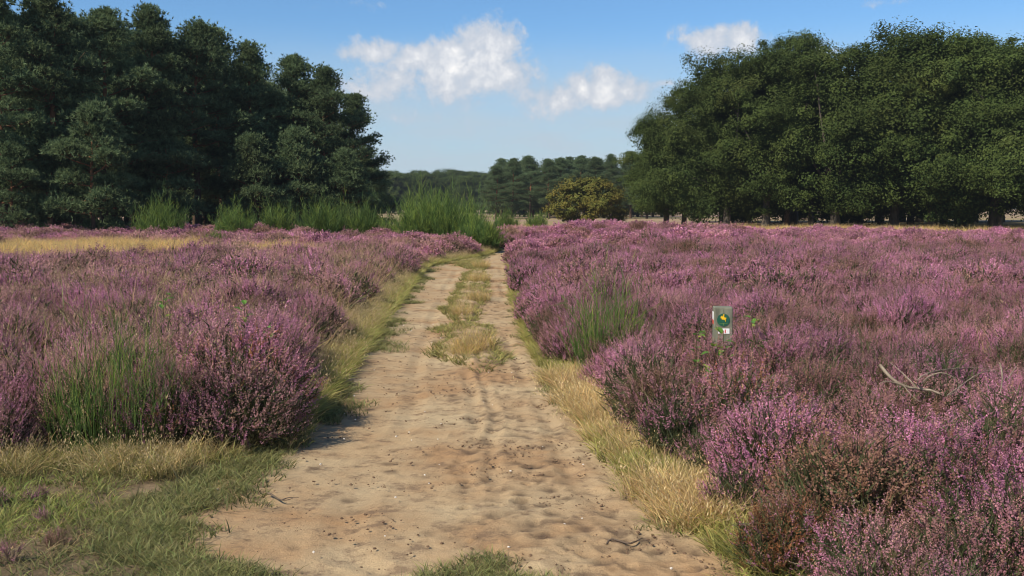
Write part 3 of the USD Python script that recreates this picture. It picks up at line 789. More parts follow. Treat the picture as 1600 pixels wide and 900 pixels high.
for px, d, n, h, spread, w, fan, sh, lab in [
        (172, 6.4, 330, 1.2, 0.36, 0.0036, 0.5, 4, "clump of upright thin green broom stems beside the left lawn"),
        (950, 9.3, 300, 1.25, 0.26, 0.005, 0.6, 5, "clump of dark green broom stems rising through heather on the right"),
        (1505, 4.7, 34, 0.62, 0.22, 0.005, 0.55, 2, "sparse green broom stems among dark heather at the lower right corner"),
        (1330, 5.0, 14, 0.62, 0.14, 0.005, 0.25, 2, "few single green broom shoots standing in the pink heather at right"),
        (1002, 12.6, 22, 0.95, 0.18, 0.008, 0.25, 2, "thin spray of broom shoots behind the right-hand broom clump"),
        (1245, 26, 40, 0.8, 0.25, 0.016, 0.4, 2, "small green shoot cluster in the heather below the oaks")]:
    x = at(px, d)
    p = thing("broom_clump", lab, "broom", (x, d, float(H(x, d))), rng.uniform(0, 360))
    part("stems", broom(int(px), n, h, spread, w, fan, sh, 0.45, 0.25), M["broom"], p)

for px, d, h, wd, lab in [
        (252, 42, 1.95, 1.05, "leftmost green broom shrub standing before the dark pines"),
        (368, 41, 1.5, 0.95, "green broom shrub below the small young pine"),
        (434, 42, 1.7, 0.75, "broom shrub right of the one below the young pine"),
        (508, 40, 1.9, 0.95, "bright green broom shrub left of the sightline to the far field"),
        (572, 40, 1.7, 0.9, "bright green broom shrub at the right end of the left row"),
        (612, 39, 0.9, 0.6, "low dark broom shrub between the two tall broom groups"),
        (668, 38, 2.2, 1.5, "tallest bright green broom shrub left of the path end"),
        (718, 37, 1.95, 1.2, "bushy green broom shrub beside the tallest one"),
        (750, 35.2, 1.5, 0.9, "dark green broom shrub overhanging the far end of the path"),
        (792, 60, 1.5, 0.9, "far broom shrub seen over the end of the path"),
        (838, 66, 1.3, 0.9, "far broom shrub in front of the pine trunks at centre"),
        (336, 33, 0.75, 0.35, "small round green broom tuft in the heath far left")]:
    x = at(px, d)
    p = thing("broom_shrub", lab, "broom", (x, d, float(H(x, d))), rng.uniform(0, 360))
    part("stems", broom(int(px) + 5, int(330 * wd), h, wd * 0.5, 0.012, 1.0, 28, 0.4, 0.5), M["broom"], p)


# ------------------------------------------------------------------ trees
def pine(seed, Ht, cb, R, dens=1.0):
    """Scots pine: bare lower trunk, whorled limbs ending in flat fluffy needle pads."""
    r = np.random.default_rng(seed)
    tr, br, cr = MB(), MB(), MB()
    zz = np.linspace(0, 1, 10)
    sway = np.cumsum(r.normal(0, 0.10, (10, 2)), 0) * zz[:, None]
    tp = np.column_stack([sway, zz * Ht * 0.985])
    tp[0, 2] = -0.2
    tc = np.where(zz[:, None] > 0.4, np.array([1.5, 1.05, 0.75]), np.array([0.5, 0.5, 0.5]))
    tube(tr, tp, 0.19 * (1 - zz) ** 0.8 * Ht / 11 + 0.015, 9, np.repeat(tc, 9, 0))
    nb = int(31 * dens)
    tips = []
    for i in range(nb):
        u = (i + r.random()) / nb
        t = cb + (0.985 - cb) * u ** 0.85
        prof = (0.62 + 1.5 * u if u < 0.25 else 1.0 - 0.90 * ((u - 0.25) / 0.75) ** 1.25) * r.uniform(0.68, 1.15)
        L = R * prof
        az = i * 2.39996 + r.normal(0, .35)
        el = math.radians(-6 + 55 * u ** 1.6 + r.normal(0, 8))
        p0 = np.array([np.interp(t, zz, tp[:, 0]), np.interp(t, zz, tp[:, 1]), t * Ht])
        d = np.array([math.cos(az) * math.cos(el), math.sin(az) * math.cos(el), math.sin(el)])
        s = np.linspace(0, 1, 6)
        pts = p0 + d * (L * s)[:, None] + np.outer(s ** 2, [0, 0, 0.14 * L]) + np.cumsum(r.normal(0, .03 * L, (6, 3)), 0) * s[:, None]
        tube(br, pts, 0.045 * (1 - s * 0.8) * (0.5 + 0.5 * L / R), 4, (1.2, 0.9, 0.7))
        side = np.array([-math.sin(az), math.cos(az), 0])
        k = int(3 + 3.4 * L)
        ss = r.uniform(0.35, 1.02, k)
        lat = r.normal(0, 1, k) * 0.27 * L * (1.25 - 0.5 * ss)
        for a, b in zip(ss, lat):
            c = p0 + d * L * a + np.array([0, 0, 0.14 * L * a * a]) + side * b + np.array([0, 0, r.uniform(-0.05, 0.22)])
            tips.append(np.append(c, 0.50 * r.uniform(0.7, 1.3)))
            q = p0 + d * L * max(a - 0.2, 0.1) + np.array([0, 0, 0.14 * L * max(a - .2, .1) ** 2])
            tube(br, [q, (q + c) / 2 + r.normal(0, .04, 3), c], [0.018, 0.013, 0.006], 3, (1.1, 0.85, 0.7))
    for k in range(12):
        a = r.random()
        tips.append(np.array([tp[-1, 0] + r.normal(0, .08 + .3 * a), tp[-1, 1] + r.normal(0, .08 + .3 * a), Ht * (1.0 - 0.11 * a), .18 + .16 * a]))
    tips = np.array(tips)
    nt = 36
    C = np.repeat(tips[:, :3], nt, 0)
    S = np.repeat(tips[:, 3], nt)
    off = r.normal(0, 1, (len(C), 3)) * [0.60, 0.60, 0.24] * S[:, None]
    off[:, 2] += 0.34 * S * np.exp(-((off[:, 0] ** 2 + off[:, 1] ** 2) / (0.55 * S ** 2)))
    C = C + off
    ax = np.array([0, 0, 1.0])
    outd = unit(off + C * [0.10, 0.10, 0] + [0, 0, 0.42])
    nn = 7
    N = len(C) * nn
    P = np.repeat(C, nn, 0)
    D = unit(np.repeat(outd, nn, 0) + r.normal(0, 0.62, (N, 3)))
    tuftv = np.repeat(r.uniform(0.7, 1.3, (len(C), 1)), nn, 0)
    pad = np.repeat(np.repeat(r.uniform(0.8, 1.2, (len(tips), 1)), nt, 0), nn, 0)
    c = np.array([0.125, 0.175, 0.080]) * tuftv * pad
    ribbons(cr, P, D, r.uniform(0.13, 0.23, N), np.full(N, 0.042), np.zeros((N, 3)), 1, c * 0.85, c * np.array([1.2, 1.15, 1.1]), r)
    return tr.data(), br.data(), cr.data()


def oak(seed, Ht, R, z0, nclump, leaf, cols, nleaf=170, bush=0.0):
    """Broad-leaved tree: forked trunk under a deep crown of leaf clumps."""
    r = np.random.default_rng(seed)
    tr, li, cr = MB(), MB(), MB()
    fz = max(z0 + 0.6, 0.16 * Ht)
    s = np.linspace(0, 1, 6)
    base = np.column_stack([np.cumsum(r.normal(0, .05, (6, 2)), 0) * s[:, None], s * (fz + 1.2)]); base[0, 2] = -0.2
    tube(tr, base, (0.27 - 0.09 * s + 0.12 * np.exp(-s * 8)) * Ht / 11, 9, (1, 1, 1))
    # crown envelope with its own lumps
    az0, amp = r.random(5) * 2 * PI, r.uniform(0.05, 0.16, 5)
    def env(az, t):
        lump = 1 + sum(a * np.cos((k + 2) * az + p + 2.2 * t) for k, (a, p) in enumerate(zip(amp, az0)))
        prof = np.sqrt(np.clip(1 - ((t - 0.38) / 0.64) ** 2, 0, 1)) if not bush else np.sqrt(np.clip(1 - ((t - 0.22) / 0.80) ** 2, 0, 1))
        return R * prof * lump
    nl = 30
    tl, al = (np.arange(nl) + r.random(nl)) / nl * 0.97, r.random(nl) * 2 * PI + np.arange(nl) * 2.39996
    rl = env(al, tl) * r.uniform(0.62, 0.9, nl)
    lobes = np.stack([rl * np.cos(al), rl * np.sin(al), z0 + tl * (Ht - z0) * 0.95], 1)
    k = r.integers(0, nl, int(nclump * 0.72))
    C1 = lobes[k] + unit(r.normal(size=(len(k), 3))) * (0.35 + 0.75 * r.random((len(k), 1))) * [1.35, 1.35, 0.85] * (R / 5) * (1.15 if not bush else 0.9)
    m = nclump - len(k)
    t, az = r.random(m), r.random(m) * 2 * PI
    rad = env(az, t) * (0.25 + 0.7 * r.random(m))
    C2 = np.stack([rad * np.cos(az), rad * np.sin(az), z0 + t * (Ht - z0)], 1)
    C = np.vstack([C1, C2])
    C[:, 2] = np.clip(C[:, 2], z0, Ht * 0.955)
    for k in range(14):
        e = C[r.integers(len(C))]
        p0 = np.array([base[-1, 0], base[-1, 1], r.uniform(fz * 0.7, fz + 1.0)])
        mid = p0 * 0.5 + e * 0.5 + np.array([0, 0, 0.12 * Ht * (e[2] > p0[2])]) * 0.3 + r.normal(0, .15, 3)
        q = np.array([p0, p0 * .75 + mid * .25 + r.normal(0, .08, 3), mid, mid * .4 + e * .6 + r.normal(0, .12, 3), e])
        tube(li, q, np.array([0.11, 0.085, 0.06, 0.04, 0.015]) * Ht / 11, 5, (1, 1, 1))
    size = (0.38 + 0.78 * r.random(len(C)) ** 1.3) * R / 5
    n = nleaf
    c0 = np.repeat(C, n, 0)
    off = unit(r.normal(size=(len(c0), 3))) * (r.random((len(c0), 1)) ** 0.6) * (1 + 0.22 * (r.random((len(c0), 1)) < 0.08)) * np.repeat(size, n)[:, None] * [1.05, 1.05, 0.72]
    P = c0 + off
    # drop some leaves that would hang under the crown
    ctr = np.array([0, 0, z0 + 0.4 * (Ht - z0)])
    nrm = unit(unit(off) * 0.9 + unit(c0 - ctr) * 0.6 + [0, 0, 0.5] + r.normal(0, .55, off.shape))
    a = unit(np.cross(nrm, r.normal(size=nrm.shape)))
    b = np.cross(nrm, a)
    ls = leaf * r.uniform(0.6, 1.25, (len(P), 1))
    cl = np.repeat(r.uniform(0.78, 1.25, (len(C), 1)), n, 0)
    m = np.repeat(r.random((len(C), 1)), n, 0) * 0.6 + r.random((len(P), 1)) * 0.4
    col = (np.asarray(cols[0]) * m + np.asarray(cols[1]) * (1 - m)) * cl * r.uniform(.85, 1.15, (len(P), 1))
    # folded leaf sprays: two faces each
    V = np.stack([P - a * ls, P + b * ls * 0.62 + nrm * ls * 0.22, P + a * ls, P - b * ls * 0.62 + nrm * ls * 0.22], 1).reshape(-1, 3)
    f = (np.array([[0, 1, 2], [0, 2, 3]])[None] + (np.arange(len(P)) * 4)[:, None, None]).reshape(-1, 3)
    cr.add(V, f, np.repeat(col, 4, 0))
    return tr.data(), li.data(), cr.data()


def plant_tree(store, key, gen, name, label, cat, x, y, Ht, refH, rz, group=None, wide=1.0, mats=None, z=None):
    """The first tree of a kind is built with its parts; later ones are copies of it."""
    s = Ht / refH
    sc = (s * wide, s * wide, s)
    loc = (x, y, float(H(x, y)) if z is None else z)
    if key in store:
        return copy_of(store[key], name, label, cat, loc, rz, sc, group)
    p = thing(name, label, cat, loc, rz, sc, group)
    a, b, c = gen()
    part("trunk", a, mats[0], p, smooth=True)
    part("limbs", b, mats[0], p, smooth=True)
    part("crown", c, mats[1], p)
    store[key] = p
    return p


pine_mats, oak_mats = (M["pine_bark"], M["needles"]), (M["oak_bark"], M["leaves"])
trees = {}
pine_kinds = [lambda: pine(900, 11, 0.16, 2.7, 1.15), lambda: pine(901, 11, 0.24, 2.5, 1.1), lambda: pine(902, 11, 0.10, 3.0, 1.2), lambda: pine(903, 11, 0.20, 2.3, 1.1), lambda: pine(904, 11, 0.07, 3.9, 1.3), lambda: pine(905, 5, 0.08, 1.9, 0.62)]


def a_pine(kind, px, top, d, label, group=None, wide=1.0, rz=None):
    x = at(px, d)
    Ht = (HZ - top - (10 if d < 110 and kind != 5 else 0)) / F * d + EYE
    ref = 5 if kind == 5 else 11
    plant_tree(trees, ("pine", kind), pine_kinds[kind], "pine_tree", label, "pine tree", x, d, Ht, ref, rng.uniform(0, 360) if rz is None else rz, group, wide, pine_mats)


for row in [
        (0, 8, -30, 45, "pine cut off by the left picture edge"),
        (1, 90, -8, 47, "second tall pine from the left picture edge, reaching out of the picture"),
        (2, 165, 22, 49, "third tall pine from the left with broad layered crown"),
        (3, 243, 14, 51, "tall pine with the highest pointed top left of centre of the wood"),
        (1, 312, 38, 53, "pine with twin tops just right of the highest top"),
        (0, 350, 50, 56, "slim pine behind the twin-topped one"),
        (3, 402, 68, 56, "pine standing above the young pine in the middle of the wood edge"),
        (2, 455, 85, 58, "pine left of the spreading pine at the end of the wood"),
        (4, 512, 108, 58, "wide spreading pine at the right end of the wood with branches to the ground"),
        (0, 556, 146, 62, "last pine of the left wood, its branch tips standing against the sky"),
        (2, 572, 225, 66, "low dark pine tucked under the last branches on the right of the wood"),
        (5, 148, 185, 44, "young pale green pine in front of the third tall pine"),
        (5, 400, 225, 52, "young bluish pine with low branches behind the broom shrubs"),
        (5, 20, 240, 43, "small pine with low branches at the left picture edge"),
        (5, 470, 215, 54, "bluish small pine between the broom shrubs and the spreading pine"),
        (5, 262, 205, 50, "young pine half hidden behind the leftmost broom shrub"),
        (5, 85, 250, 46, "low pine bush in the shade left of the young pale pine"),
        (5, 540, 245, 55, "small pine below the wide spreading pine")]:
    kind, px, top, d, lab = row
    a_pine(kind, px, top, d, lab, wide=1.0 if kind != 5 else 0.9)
r = np.random.default_rng(55)
for row_d, n, x0, x1 in ((60, 11, -120, 500), (68, 12, -150, 540), (77, 13, -160, 560), (88, 14, -180, 570), (100, 15, -200, 575)):
    for k in range(n):
        px = x0 + (x1 - x0) * (k + r.uniform(.15, .85)) / n
        top = np.interp(px, [-200, 100, 250, 400, 500, 575], [5, 25, 45, 95, 140, 220]) + r.uniform(0, 30)
        a_pine(int(r.integers(0, 4)), px, top, row_d + r.uniform(-3, 3), "dark pine inside the pine wood, behind the trees of its edge", "pines inside the left wood")

r = np.random.default_rng(56)
for k in range(34):
    px = -150 + k * 22 + r.uniform(-10, 10)
    a_pine(5, px, 262 + r.uniform(-15, 30), 58 + 40 * r.random(), "young pine in the dark undergrowth inside the pine wood", "undergrowth of the left wood", 1.2)

OAK = ((0.080, 0.104, 0.024), (0.046, 0.074, 0.020))
oak_kinds = [lambda: oak(950, 12, 5.0, 1.5, 640, 0.076, OAK), lambda: oak(951, 12, 4.4, 2.1, 570, 0.076, OAK), lambda: oak(952, 12, 5.4, 0.9, 660, 0.076, OAK), lambda: oak(953, 12, 4.6, 2.3, 570, 0.076, OAK)]


def an_oak(kind, px, top, d, label, group=None, wide=1.0, name="oak_tree", cat="oak tree"):
    Ht = (HZ - top) / F * d + EYE
    plant_tree(trees, ("oak", kind), oak_kinds[kind], name, label, cat, at(px, d), d, Ht, 12, rng.uniform(0, 360), group, wide, oak_mats)


for kind, px, top, d, wide, lab in [
        (1, 1040, 195, 80, 1.05, "lowest oak at the left end of the right wood"),
        (0, 1068, 140, 73, 0.72, "round oak rising second from the left end of the right wood"),
        (2, 1135, 84, 70, 0.85, "broad oak forming the left shoulder of the right wood"),
        (1, 1195, 82, 68, 0.85, "oak right of the broad shoulder oak with trunks showing below"),
        (3, 1240, 58, 76, 0.75, "oak whose thin leafy top sticks up in the dip of the canopy"),
        (0, 1305, 74, 66, 0.98, "oak in the dip of the canopy between the two high crowns"),
        (2, 1395, 48, 66, 0.95, "highest and widest oak of the right wood"),
        (1, 1455, 55, 64, 0.95, "tall oak touching the right side of the highest crown"),
        (3, 1500, 62, 68, 0.9, "oak third from the right picture edge"),
        (0, 1550, 72, 63, 0.95, "oak second from the right picture edge"),
        (2, 1620, 66, 62, 0.95, "oak cut off by the right picture edge")]:
    an_oak(kind, px, top, d, lab, wide=wide * 1.08)
for k in range(13):
    px = 1140 + k * 47 + r.uniform(-15, 15)
    an_oak(int(r.integers(0, 4)), px, 120 + r.uniform(-20, 30), 84 + r.uniform(-4, 8), "oak in the second row of the right wood, behind the front oaks", "oaks behind the front row", 0.9)
for k in range(16):
    px = 1150 + k * 42 + r.uniform(-15, 15)
    an_oak(int(r.integers(0, 4)), px, 150 + r.uniform(-20, 30), 104 + r.uniform(-4, 8), "oak deep in the right wood, seen between the trunks", "oaks deep in the right wood", 1.0)
for px, d in ((1680, 60), (1760, 64), (1850, 60)):
    an_oak(int(r.integers(0, 4)), px, 70, d, "oak of the right wood beyond the right picture edge", "oaks beyond the right edge")

# the brownish tree in the middle
RED = ((0.165, 0.125, 0.028), (0.10, 0.125, 0.028))
plant_tree(trees, ("red", 0), lambda: oak(970, 4.6, 3.9, 0.5, 260, 0.12, RED, nleaf=110, bush=1.0), "beech_tree", "low wide bronze-tinted tree at the left end of the right wood", "tree", at(912, 95), 95, 4.35, 4.6, 0, None, 1.0, oak_mats)

# pines in the middle distance and the wood on the horizon
for k, (px, top) in enumerate([(775, 262), (800, 250), (828, 247), (858, 252), (880, 250), (905, 246), (930, 249), (955, 244), (985, 240), (1010, 246)]):
    a_pine([0, 2, 1, 3][k % 4], px, top, 140 + (k % 3) * 6, ["farthest left of the distant pines at centre, a low one", "distant pine with rounded crown left of the bronze tree", "distant pine above the bare trunks at centre", "distant pine just left of the bronze tree's top", "distant pine above the left half of the bronze tree",
           "distant pine above the bronze tree's crown", "distant pine above the right half of the bronze tree", "distant pine right of the bronze tree's top", "distant pine beside the lowest oak's left flank", "distant pine hidden behind the lowest oak"][k], wide=[1.35, 1.1, 1.25, 1.15][(k * 3) % 4])
for k in range(16):
    a_pine(int(r.integers(0, 4)), 770 + k * 17 + r.uniform(-6, 6), 252 + r.uniform(-4, 10), 160 + r.uniform(-4, 14), "pine in the back rows of the distant pine group at centre", "back rows of the distant pines", 1.3)
for k in range(20):
    a_pine(5, 775 + k * 14 + r.uniform(-6, 6), 292 + r.uniform(-6, 16), 172 + r.uniform(-4, 10), "low young pine under the distant pine group at centre", "low pines under the distant group", 1.5)
for row, (d, top0) in enumerate(((262, 272), (285, 268), (310, 266))):
    for k in range(15):
        px = 545 + k * 20 + r.uniform(-7, 7) + row * 6
        an_oak(int(r.integers(0, 4)), px, top0 + r.uniform(-3, 7), d + r.uniform(-8, 8), "tree of the far wood on the horizon left of centre", "trees of the far wood", 1.15, "far_tree", "tree")


# ------------------------------------------------------------------ waymark post
def box_mesh(sx, sy, sz, bev=0.004):
    import manifold3d as m3
    s = [m3.Manifold.sphere(bev, 8).translate([a * (sx / 2 - bev), b * (sy / 2 - bev), c * (sz / 2 - bev)]) for a in (-1, 1) for b in (-1, 1) for c in (-1, 1)]
    return m3.Manifold.batch_hull(s)


def from_manifold(m, col=(1, 1, 1)):
    v, f, _ = meshkit.arrays(m)
    return v, f, np.broadcast_to(np.asarray(col, float), v.shape)


from shapely import Polygon, affinity, Point, union_all, LineString
wood = bark("weathered_post", (0.10, 0.10, 0.07), (0.24, 0.24, 0.17))
paint_green, paint_yellow = plain("sign_green", (0.015, 0.085, 0.05), 0.4, 0.4, (60, (1, 1, 1), .8, 1.25)), plain("sign_yellow", (0.78, 0.47, 0.02), 0.45)
paint_white, paint_red, paint_leg = plain("sign_white", (0.78, 0.77, 0.74), 0.5, 0.3, (40, (1, 1, 1), .75, 1.1)), plain("sign_red", (0.55, 0.05, 0.03), 0.45), plain("sign_letter_green", (0.13, 0.22, 0.06), 0.5)
PD, PXc = 7.7, 1134
x0 = at(PXc, PD)
TOP = EYE - (481 - HZ) / F * PD
W = 29 / F * PD
zb = float(H(x0, PD))
post = thing("waymark_post", "square weathered wooden waymark post with round green rider sign, standing in heather", "signpost", (x0, PD + W / 2, zb - 0.1), -7)
hh = TOP - zb + 0.1
part("post", from_manifold(box_mesh(W, W, hh, 0.006).translate([0, 0, hh / 2])), wood, post)


def flat(poly, depth, yf, z):
    """A flat shape facing the camera: polygon in the x-z plane, its back at y = yf."""
    g = trimesh.util.concatenate([trimesh.creation.extrude_polygon(q, depth, engine="earcut") for q in getattr(poly, "geoms", [poly])])
    v = np.array(g.vertices)
    v = np.stack([v[:, 0], yf - v[:, 2], v[:, 1] + z], 1)
    return v, np.array(g.faces)[:, ::-1], np.ones_like(v)


u = W / 30.0
zc = hh - 20.0 * u
yf = -W / 2
part("round_sign", flat(Point(0, 0).buffer(10.2 * u, 24), 0.004, yf - 0.0005, zc), paint_green, post)
horse = Polygon([(-4.6, 1.0), (-4.0, 3.2), (-2.6, 4.6), (-2.2, 3.4), (-0.8, 2.4), (1.8, 2.3), (3.2, 1.4), (4.2, 1.9), (4.5, -0.6), (3.6, -0.4), (3.5, -2.6), (3.9, -5.0), (2.9, -5.0), (2.3, -2.2), (0.4, -1.6), (-1.6, -1.4), (-2.2, -3.0), (-3.4, -5.0), (-2.4, -5.2), (-1.0, -2.4), (-2.6, -1.2), (-2.9, 0.8), (-3.6, 0.4)]).buffer(0.05)
rider = union_all([LineString([(0.1, 2.2), (0.2, 5.0)]).buffer(0.95), Point(0.35, 6.6).buffer(0.95), LineString([(0, 4.6), (-1.9, 3.6)]).buffer(0.45), LineString([(0.2, 2.2), (-0.6, -0.6)]).buffer(0.55)])
emblem = affinity.scale(union_all([horse, rider]), u, u, origin=(0, 0))
part("rider_emblem", flat(affinity.translate(emblem, 0, 2.2 * u), 0.003, yf - 0.005, zc), paint_yellow, post)
# worn line of small lettering under the rider: illegible strokes in the photograph
worn = union_all([LineString([((a - 4) * 1.9 * u, -5.4 * u), ((a - 4) * 1.9 * u + 1.1 * u, -5.4 * u)]).buffer(0.35 * u) for a in range(1, 8)] + [LineString([(0, -5.6 * u), (0, -9.0 * u)]).buffer(0.5 * u)])
part("worn_lettering", flat(worn, 0.002, yf - 0.005, zc), paint_leg, post)
wz = hh - 38 * u
part("white_panel", flat(Polygon([(-8 * u, -4.6 * u), (10 * u, -4.6 * u), (10 * u, 4 * u), (-8 * u, 4 * u)]), 0.003, yf - 0.0005, wz), paint_white, post)
part("red_mark", flat(union_all([Polygon([(-5.5 * u, -3.8 * u), (-5.5 * u, -0.6 * u), (0.5 * u, -0.6 * u), (0.5 * u, -3.8 * u)]), Polygon([(2.5 * u, -3.4 * u), (2.5 * u, 2.4 * u), (4.0 * u, 2.4 * u), (4.0 * u, -3.4 * u)])]), 0.002, yf - 0.004, wz), paint_red, post)
# markers on the left flank of the post
def flank(z0, z1, mat, name):
    m = box_mesh(0.004, W * 0.62, z1 - z0, 0.0015).translate([-W / 2 - 0.0015, 0, (z0 + z1) / 2])
    part(name, from_manifold(m), mat, post)
flank(hh - 21 * u, hh - 8 * u, paint_white, "white_side_mark")
flank(hh - 28 * u, hh - 21.3 * u, paint_red, "red_side_mark")


# ------------------------------------------------------------------ leafy saplings
def sapling(seed, n, h, leaf):
    r = np.random.default_rng(seed)
    st, lf = MB(), MB()
    pts = np.column_stack([np.cumsum(r.normal(0, .015, (6, 2)), 0), np.linspace(0, h, 6)])
    tube(st, pts, np.linspace(.006, .002, 6), 5, (0.09, 0.075, 0.03))
    for k in range(n):
        t = r.uniform(0.55, 1)
        c = np.array([np.interp(t * h, pts[:, 2], pts[:, 0]), np.interp(t * h, pts[:, 2], pts[:, 1]), t * h])
        az, el = r.uniform(0, 2 * PI), r.uniform(-0.2, 0.9)
        d = np.array([math.cos(az) * math.cos(el), math.sin(az) * math.cos(el), math.sin(el)])
        s = unit(np.cross(d, [0, 0, 1.0])); up = np.cross(s, d)
        L = leaf * r.uniform(.7, 1.25)
        tt = np.array([0, .2, .45, .7, .9, 1.0]); ww = np.array([0.03, .22, .30, .24, .10, 0.01]) * L
        mid = c + d * (0.02 + L * tt)[:, None] - np.outer(tt ** 2, [0, 0, 0.25 * L])
        V = np.concatenate([mid - s * ww[:, None] + up * ww[:, None] * .35, mid, mid + s * ww[:, None] + up * ww[:, None] * .35])
        f = []
        for i in range(5):
            for a in (0, 6):
                f += [[a + i, a + i + 6, a + i + 7], [a + i, a + i + 7, a + i + 1]]
        g = r.uniform(.75, 1.3)
        colr = np.array([0.13, 0.26, 0.04]) if r.random() < .75 else np.array([0.30, 0.38, 0.05])
        lf.add(V, f, colr * g)
    return st.data(), lf.data()


for px, py, d, h, n, leaf, lab in [(1139, 535, 7.3, 0.70, 15, 0.085, "leafy green seedling right in front of the waymark post"), (1122, 555, 6.9, 0.66, 11, 0.08, "low leafy seedling below left of the waymark post"),
                            (1186, 515, 7.7, 0.78, 9, 0.08, "leafy seedling right of the waymark post"), (1092, 530, 7.2, 0.74, 13, 0.06, "yellowish leafy seedling left of the waymark post"),
                            (372, 515, 8.0, 0.84, 13, 0.08, "bright leafy seedling in the left heather near the path"), (412, 545, 7.5, 0.74, 12, 0.075, "leafy seedling nearest the left path verge"),
                            (247, 490, 9.2, 0.84, 9, 0.075, "small leafy seedling behind the left broom clump")]:
    x = at(px, d)
    p = thing("leafy_seedling", lab, "seedling", (x, d, float(H(x, d))), rng.uniform(0, 360))
    a, b = sapling(int(px), n, h, leaf)
    part("stem", a, M["broad"], p); part("leaves", b, M["broad"], p)


# ------------------------------------------------------------------ dead wood
def deadwood(name, label, pts_list, loc, mat, cat):
    p = thing(name, label, cat, loc)
    for k, (pts, r0, r1) in enumerate(pts_list):
        mb = MB()
        pts = np.asarray(pts, float)
        from scipy.interpolate import CubicSpline
        s = np.linspace(0, 1, len(pts))
        q = CubicSpline(s, pts)(np.linspace(0, 1, 12))
        rr = np.random.default_rng(k + len(label))
        q = q + rr.normal(0, 0.12 * r0, q.shape)
        tube(mb, q, np.linspace(r0, r1, 12), 6, (1, 1, 1))
        part("stick" if k == 0 else "twig", mb.data(), mat, p, smooth=True)


def wp(px, py, d, ox, oy, oz):
    """A point seen at a photo pixel at distance d, relative to an origin."""
    v = pix_dir(px, py)
    t = (d - 1.1) / v[1]
    return v[0] * t - ox, v[1] * t - oy, EYE + v[2] * t - oz


o = (at(1430, 5.5), 5.5, 0.6)
L = []
for pl, r0, r1 in [([(1375, 570, 6.7), (1410, 602, 6.6), (1440, 608, 6.6), (1470, 616, 6.5)], .010, .006), ([(1432, 606, 6.6), (1412, 585, 6.7), (1390, 566, 6.9)], .005, .002), ([(1440, 608, 6.6), (1445, 585, 6.6), (1500, 575, 6.8), (1560, 580, 6.9)], .004, .0015),
                   ([(1440, 600, 6.6), (1475, 583, 6.5), (1498, 600, 6.5), (1480, 618, 6.4)], .004, .0015), ([(1410, 600, 6.6), (1425, 618, 6.5), (1438, 628, 6.4)], .003, .0012), ([(1405, 600, 6.6), (1385, 596, 6.6), (1376, 600, 6.6)], .004, .0015),
                   ([(1480, 618, 6.5), (1510, 596, 6.6), (1540, 580, 6.7), (1562, 588, 6.8)], .004, .0015), ([(1562, 568, 6.9), (1566, 590, 6.8), (1562, 615, 6.7)], .006, .003), ([(1575, 592, 6.7), (1588, 572, 6.8)], .004, .002)]:
    L.append(([wp(*q, *o) for q in pl], r0, r1))
deadwood("dead_branch", "bleached dry broom branch lying bent over the heather at right", L, o, M["dead_wood"], "branch")
for pts, lab in (([(417, 772), (428, 779), (440, 783), (458, 782)], "dark crooked twig lying on the sand at the left of the path"), ([(948, 853), (962, 848), (985, 851), (1000, 846), (1012, 848)], "dark forked stick lying on the churned sand at lower right of path")):
    gx = [G(*p) for p in pts]
    o = (gx[0][0], gx[0][1], 0.0)
    main = [(a - o[0], b - o[1], float(H(a, b)) + 0.006 + 0.008 * (i % 2)) for i, (a, b) in enumerate(gx)]
    q = main[2]
    deadwood("stick_on_sand", lab, [(main, .006, .002), ([q, (q[0] + .04, q[1] + .02, q[2] + .008), (q[0] + .09, q[1] + .03, q[2] + .004)], .0035, .0015)], o, M["twig_wood"], "stick")

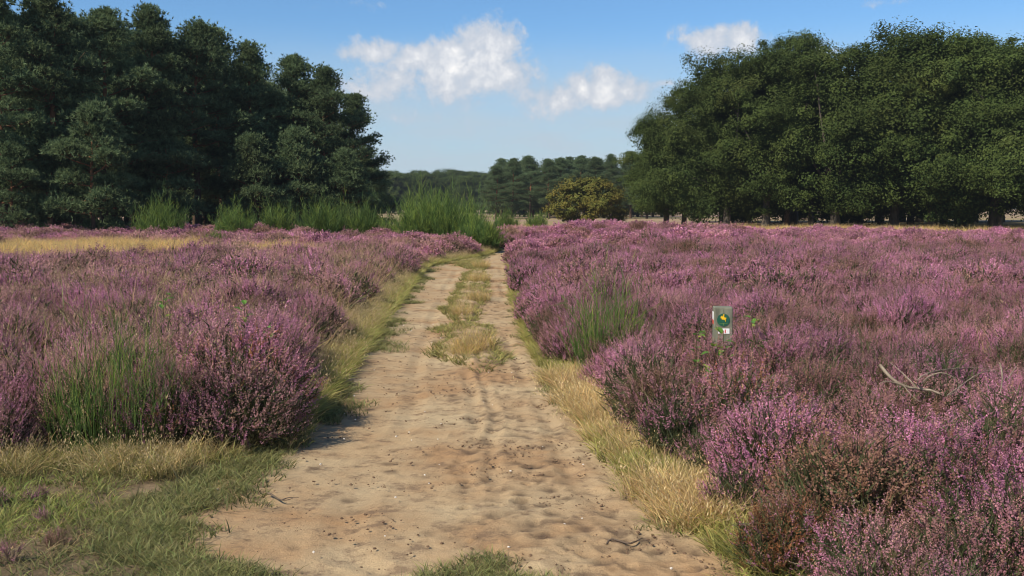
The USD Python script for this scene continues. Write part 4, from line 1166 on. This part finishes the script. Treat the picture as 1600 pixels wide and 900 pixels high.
# ------------------------------------------------------------------ crumbs and pebbles on the sand
def lump(seed, flat_=0.6):
    r = np.random.default_rng(seed)
    m = trimesh.creation.icosphere(1)
    v = np.array(m.vertices) * (1 + r.normal(0, .16, (len(m.vertices), 1)))
    return v * [1, r.uniform(.6, 1), flat_], np.array(m.faces), np.ones((len(v), 3))


r = np.random.default_rng(66)
crumb, pebble = plain("dark_earth_crumbs", (0.15, 0.095, 0.058), 0.95, 0.1, (30, (1, 1, 1), .6, 1.3)), plain("pale_pebbles", (0.62, 0.56, 0.47), 0.6)
n = 9000
y = 3.4 * np.exp(r.random(n) * math.log(24 / 3.4))
fr = np.where(r.random(n) < 0.6, r.normal(0.76, .15, n), r.uniform(0.02, .98, n))
x = xL(y) + fr * (xR(y) - xL(y))
k = (fr > 0.02) & (fr < 0.99) & (fbm2(x, y, 3.0, 91) + fbm2(x, y, 0.8, 92) * 0.5 > 0.76)
x, y = x[k], y[k]
scatter("earth_crumbs", "dark crumbs of earth and dung kicked up over the sand", "earth", [lump(i, .45) for i in range(4)], crumb, np.column_stack([x, y, H(x, y) + 0.0]), r.integers(0, 4, len(x)), r.uniform(0, 6.28, len(x)), r.normal(0, .2, (len(x), 2)), 0.003 + 0.008 * r.random(len(x)) ** 3)
n = 55
y = 4.0 * np.exp(r.random(n) * math.log(14 / 4))
x = xL(y) + r.uniform(0.03, .97, n) * (xR(y) - xL(y))
scatter("pebbles", "small pale pebbles scattered over the sand track", "pebble", [lump(20 + i, .7) for i in range(3)], pebble, np.column_stack([x, y, H(x, y) + 0.006]), r.integers(0, 3, n), r.uniform(0, 6.28, n), r.normal(0, .2, (n, 2)), 0.003 + 0.005 * r.random(n))

# ------------------------------------------------------------------ thin summer haze
air = trimesh.creation.box([2500, 1700, 20.5])
air.apply_translation([0, 740, 8.7])
air_mat = usdkit.material(stage, "/World/Looks/haze_air", {"v": ("principled_volume", {"color": (0.78, 0.88, 1.0), "density": 0.00016})}, volume="v.volume")
tag(usdkit.mesh(stage, "/World/haze", air, air_mat).GetPrim(), "thin bluish summer air over the heath", "haze", kind="stuff")
